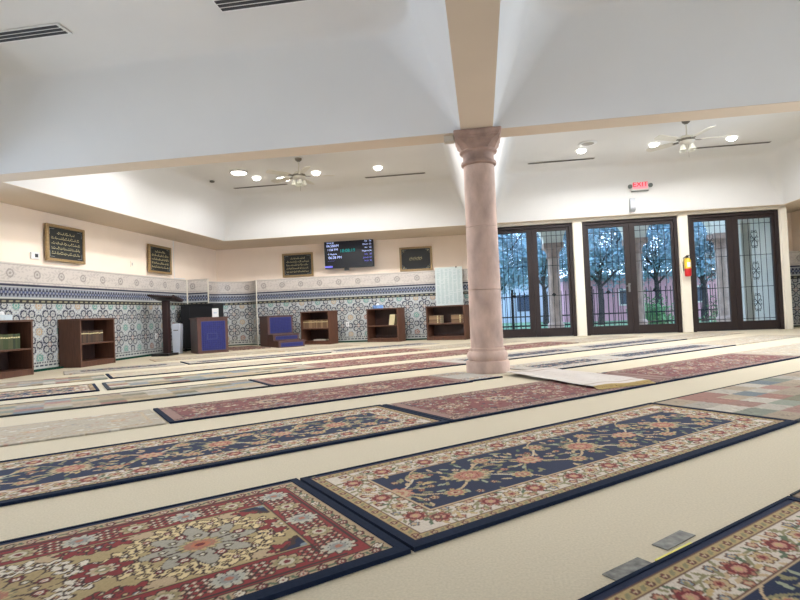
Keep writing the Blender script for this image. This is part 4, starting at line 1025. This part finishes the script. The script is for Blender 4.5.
def rug_mesh(kind, L, W, res, seed):
    fn = {'A': rug_floral, 'B': rug_panel, 'C': rug_patch, 'D': rug_beige, 'E': rug_red, 'F': rug_pale_floral}[kind]
    c = fn(res, L, W, seed); col = c.a.reshape(-1, 3)
    return c, col
A_ = math.radians(48.4); U2 = Vector((math.sin(A_), math.cos(A_), 0)); V2 = Vector((-math.cos(A_), math.sin(A_), 0))
RUGT = .011
def rug(kind, s0, s1, t0, t1, lab, res=.012, seed=1, skew=0, bind=True, grp='rugs laid in rows'):
    L, W = s1-s0, t1-t0
    if t0 > 6 and kind != 'A' and bind is True: bind = False
    o = U2*s0+V2*t0; r = empty('patterned_rug', (o.x, o.y, 0), math.atan2(U2.y, U2.x)+skew, label=lab, cat='rug')
    c, col = rug_mesh(kind, L, W, res, seed)
    rj = np.random.default_rng(seed); jj = max(1.3, .009/res)
    ii = np.clip(np.arange(c.nx)[None, :]+np.round(rj.normal(scale=(0.0 if res < .0085 else .4), size=(c.ny, c.nx))).astype(int), 4, c.nx-5); kk = np.clip(np.arange(c.ny)[:, None]+np.round(rj.normal(scale=(0.0 if res < .0085 else .4), size=(c.ny, c.nx))).astype(int), 3, c.ny-4)
    col = c.a[kk, ii]*rj.uniform(.9, 1.08, (c.ny, c.nx, 1)); g = col.mean(axis=2, keepdims=True); sat = {'E': .76, 'B': .9, 'A': .92, 'C': .68, 'F': .7}.get(kind, .85); col = (g+(col-g)*sat).reshape(-1, 3)
    def pos(U, V): return np.stack([U*L, V*W, np.full_like(U, RUGT)], -1)
    grid_mesh('rug_field', c.nx, c.ny, pos, lambda U, V: col, RUG, r, extra=(0, 0, -RUGT+.001))
    if bind:
        big = kind in 'AB'; e = .034 if big else .020; z0, z1 = .0012, RUGT+.0035; m = BINDG if kind in 'C' else BIND; th = .008 if big else .004
        es = .026 if big else .03
        b_ = MB().box(-.004, L+.004, -.006, e if big else .012, z0, z1)
        if big or kind == 'C': b_.box(-.004, L+.004, W-th, W+.003, z0, z1)
        if big or bind == 'end': b_.box(-.004, es, e if big else .010, W-th, z0, z1)
        if big: b_.box(L-es, L+.004, e, W-th, z0, z1)
        b_.build('rug_binding', m, r)
    return r
rug('A', -.43, 2.05, .03, .828, 'navy and cream floral rug cut by the lower right corner of the photo', .005, 11)
rug('C', 2.075, 4.5, .03, .83, 'patchwork rug peeping in at the right edge beside the nearest floral rug', .014, 12)
rug('B', -1.66, .83, 1.29, 2.13, 'large burgundy rug with grey, gold and cream medallions at the lower left', .005, 2)
rug('A', .85, 3.33, 1.29, 2.12, 'large navy floral rug with wide cream border in the middle foreground', .005, 3)
rug('C', 3.35, 5.83, 1.29, 2.11, 'patchwork rug of sage, rust and tan squares right of the large navy floral rug', .010, 4)
rug('A', -.50, 2.0, 2.6, 3.42, 'long navy floral rug in the second row at the left, beyond the burgundy rug', .007, 5)
rug('E', 2.02, 4.49, 2.6, 3.41, 'red rug in front of the column, with the navy floral rug at its left end', .009, 6, bind='end')
rug('E', 4.51, 6.99, 2.6, 3.38, 'red rug right of the white prayer mat, in the row before the column', .010, 7)
rug('D', 7.01, 9.49, 2.6, 3.38, 'beige rug at the right edge beyond the second red rug', .016, 8, bind=False)
rug('D', -1.86, .62, 3.9, 4.62, 'pale beige floral rug at the left edge beyond the long navy floral rug', .010, 9, bind=False)
rug('E', .65, 3.3, 3.9, 4.62, 'red rug left of the column, between the beige rug and the column', .010, 10, bind='end')
rug('F', 3.32, 3.71, 3.93, 4.62, 'short cream and navy rug piece butting against the column base on its left', .010, 20)
rug('F', 4.27, 5.8, 3.92, 4.62, 'cream and navy rug just right of the column base', .012, 21)
rug('F', 5.82, 8.3, 3.92, 4.62, 'cream and navy rug in front of the middle doors, in the row of the column', .014, 22)
rug('D', 8.32, 10.8, 3.92, 4.62, 'pale beige rug before the right doors, in the row of the column', .018, 23, bind=False)
rug('C', -.72, 1.79, 5.2, 5.95, 'patchwork rug of tan, rust and sage squares at the left, third row back', .012, 24, bind='end')
rug('E', 1.81, 4.33, 5.2, 5.95, 'red rug in the row just behind the column, left of it', .014, 25, bind='end')
rug('F', 4.35, 6.83, 5.2, 5.95, 'cream and navy rug in the row just behind the column', .014, 26)
rug('F', 6.85, 9.33, 5.2, 5.95, 'cream and navy rug before the middle doors, in the row behind the column', .018, 27)
rug('D', 9.35, 11.4, 5.2, 5.95, 'pale rug by the right pair of doors, in the row behind the column', .02, 28, bind=False)
rug('A', -2.0, .39, 6.4, 7.18, 'navy floral rug at the left edge in front of the left wall bookcases', .012, 29)
rug('C', .47, 2.95, 6.4, 7.18, 'tan patchwork rug right of the far navy floral rug, with a slate strip between', .014, 30, bind='end')
rug('E', 2.97, 5.45, 6.4, 7.18, 'red rug two rows behind the column, left of it', .014, 31)
rug('E', 5.47, 7.95, 6.4, 7.18, 'dim red rug before the left pair of doors', .018, 32)
rug('D', 7.97, 9.9, 6.4, 7.18, 'beige rug close to the middle pair of doors', .02, 33, bind=False)
rug('C', -1.05, .57, 7.72, 8.46, 'patchwork rug beside the foot of the second left wall bookcase', .014, 34)
rug('D', .6, 3.08, 7.72, 8.46, 'plain beige rug in the row before the lectern', .018, 35, bind='end')
rug('E', 3.1, 5.58, 7.72, 8.46, 'faded red rug in the middle of the room before the back bookcases', .018, 36)
rug('D', 5.6, 8.0, 7.72, 8.46, 'beige rug far back beside the left pair of doors', .02, 37)
rug('F', .12, 1.75, 9.0, 9.7, 'dark patterned rug along the tiled left wall', .014, 38)
rug('F', 1.8, 4.28, 9.0, 9.7, 'long dark striped rug before the rostrum and pulpit steps', .014, 39, bind='end')
rug('F', 4.3, 6.78, 9.0, 9.7, 'dark striped rug in front of the back wall bookcases', .018, 40)
rug('D', 1.5, 3.75, 10.3, 11.0, 'pale rug nearest the rostrum', .02, 41, bind=False)
rug('D', 3.77, 5.6, 10.3, 11.0, 'pale rug nearest the back wall bookcases', .02, 42, bind=False)
rug('E', 3.35, 4.2, 12.0, 13.5, 'small red rug on the floor of the niche between rostrum and pulpit steps', .016, 43, bind=False)

# white prayer mat with wrinkles, gold fringe
r = empty('prayer_mat', (.20, 5.60, 0), math.atan2(-1.13, .65), label='thin white prayer mat with a gold fringe lying beside the column base', cat='prayer mat')
Lp, Wp = 1.30, .58
def mat_h(x, y): return .033+.004*np.sin(x*9+y*5)*np.sin(x*3.1)+.004*np.sin(y*17+x*4)
PMc = Canvas(Lp, Wp, .01); PMc.a[:] = s2l((200, 192, 184)); PMc.rect(.06, Lp-.06, .05, .06, s2l((190, 180, 176))); PMc.rect(.06, Lp-.06, Wp-.06, Wp-.05, s2l((190, 180, 176)))
rd = random.Random(1)
for k in range(60): PMc.flower(rd.uniform(.05, Lp-.05), rd.uniform(.02, Wp-.02), .02, [s2l((178, 168, 160)), s2l((204, 198, 192))], 5)
PMc.rect(Lp-.12, Lp-.1, 0, Wp, s2l((160, 140, 120))); PMc.rect(.1, .12, 0, Wp, s2l((160, 140, 120)))
PM = vcol_mat('white_mat_weave', noise=.05, bscale=120)
pmc = PMc.a.reshape(-1, 3)
grid_mesh('mat_cloth', PMc.nx, PMc.ny, lambda U, V: np.stack([U*Lp, V*Wp, mat_h(U*Lp, V*Wp)], -1), lambda U, V: pmc, PM, r, extra=(0, 0, -.002))
f = MB()
for k in range(70):
    y = Wp*(k+.5)/70
    f.tube([(Lp-.002, y, float(mat_h(Lp, y))), (Lp+.04, y+rd.uniform(-.01, .01), .018), (Lp+.075, y+rd.uniform(-.02, .02), .016)], .004, 4)
fo = f.build('fringe', mat('gold_fringe', rgb(196, 172, 118), .9), r)
fo['label'] = 'gold tasselled fringe'
# grey adhesive tape patches and a yellow strip on the carpet
DT = mat('grey_duct_tape', rgb(98, 98, 92), .6, noise=.6, nscale=45)
def strip(name, pts, m, lab, cat, z=.003):
    MBo = MB().prism(pts, 'z', .0008, z); return tag(MBo.build(name, m), lab, cat)
def q4(c, l, w, a): 
    u = U2*math.cos(a)+V2*math.sin(a); v = -U2*math.sin(a)+V2*math.cos(a); c = U2*c[0]+V2*c[1]
    return [tuple((c+u*(sx*l/2)+v*(sy*w/2)).xy) for sx, sy in ((-1, -1), (1, -1), (1, 1), (-1, 1))]
strip('tape_patch', q4((1.22, .865), .15, .044, .0), DT, 'worn grey tape patch on the beige carpet, the nearer one', 'tape')
strip('tape_patch', q4((1.47, .888), .15, .046, .03), DT, 'worn grey tape patch on the beige carpet, the farther one by the yellow strip', 'tape')
strip('tape_strip', q4((1.40, .845), .17, .010, .0), mat('yellow_tape', rgb(210, 200, 70), .5), 'thin yellow tape strip at the navy edge of the nearest rug', 'tape', .0045)
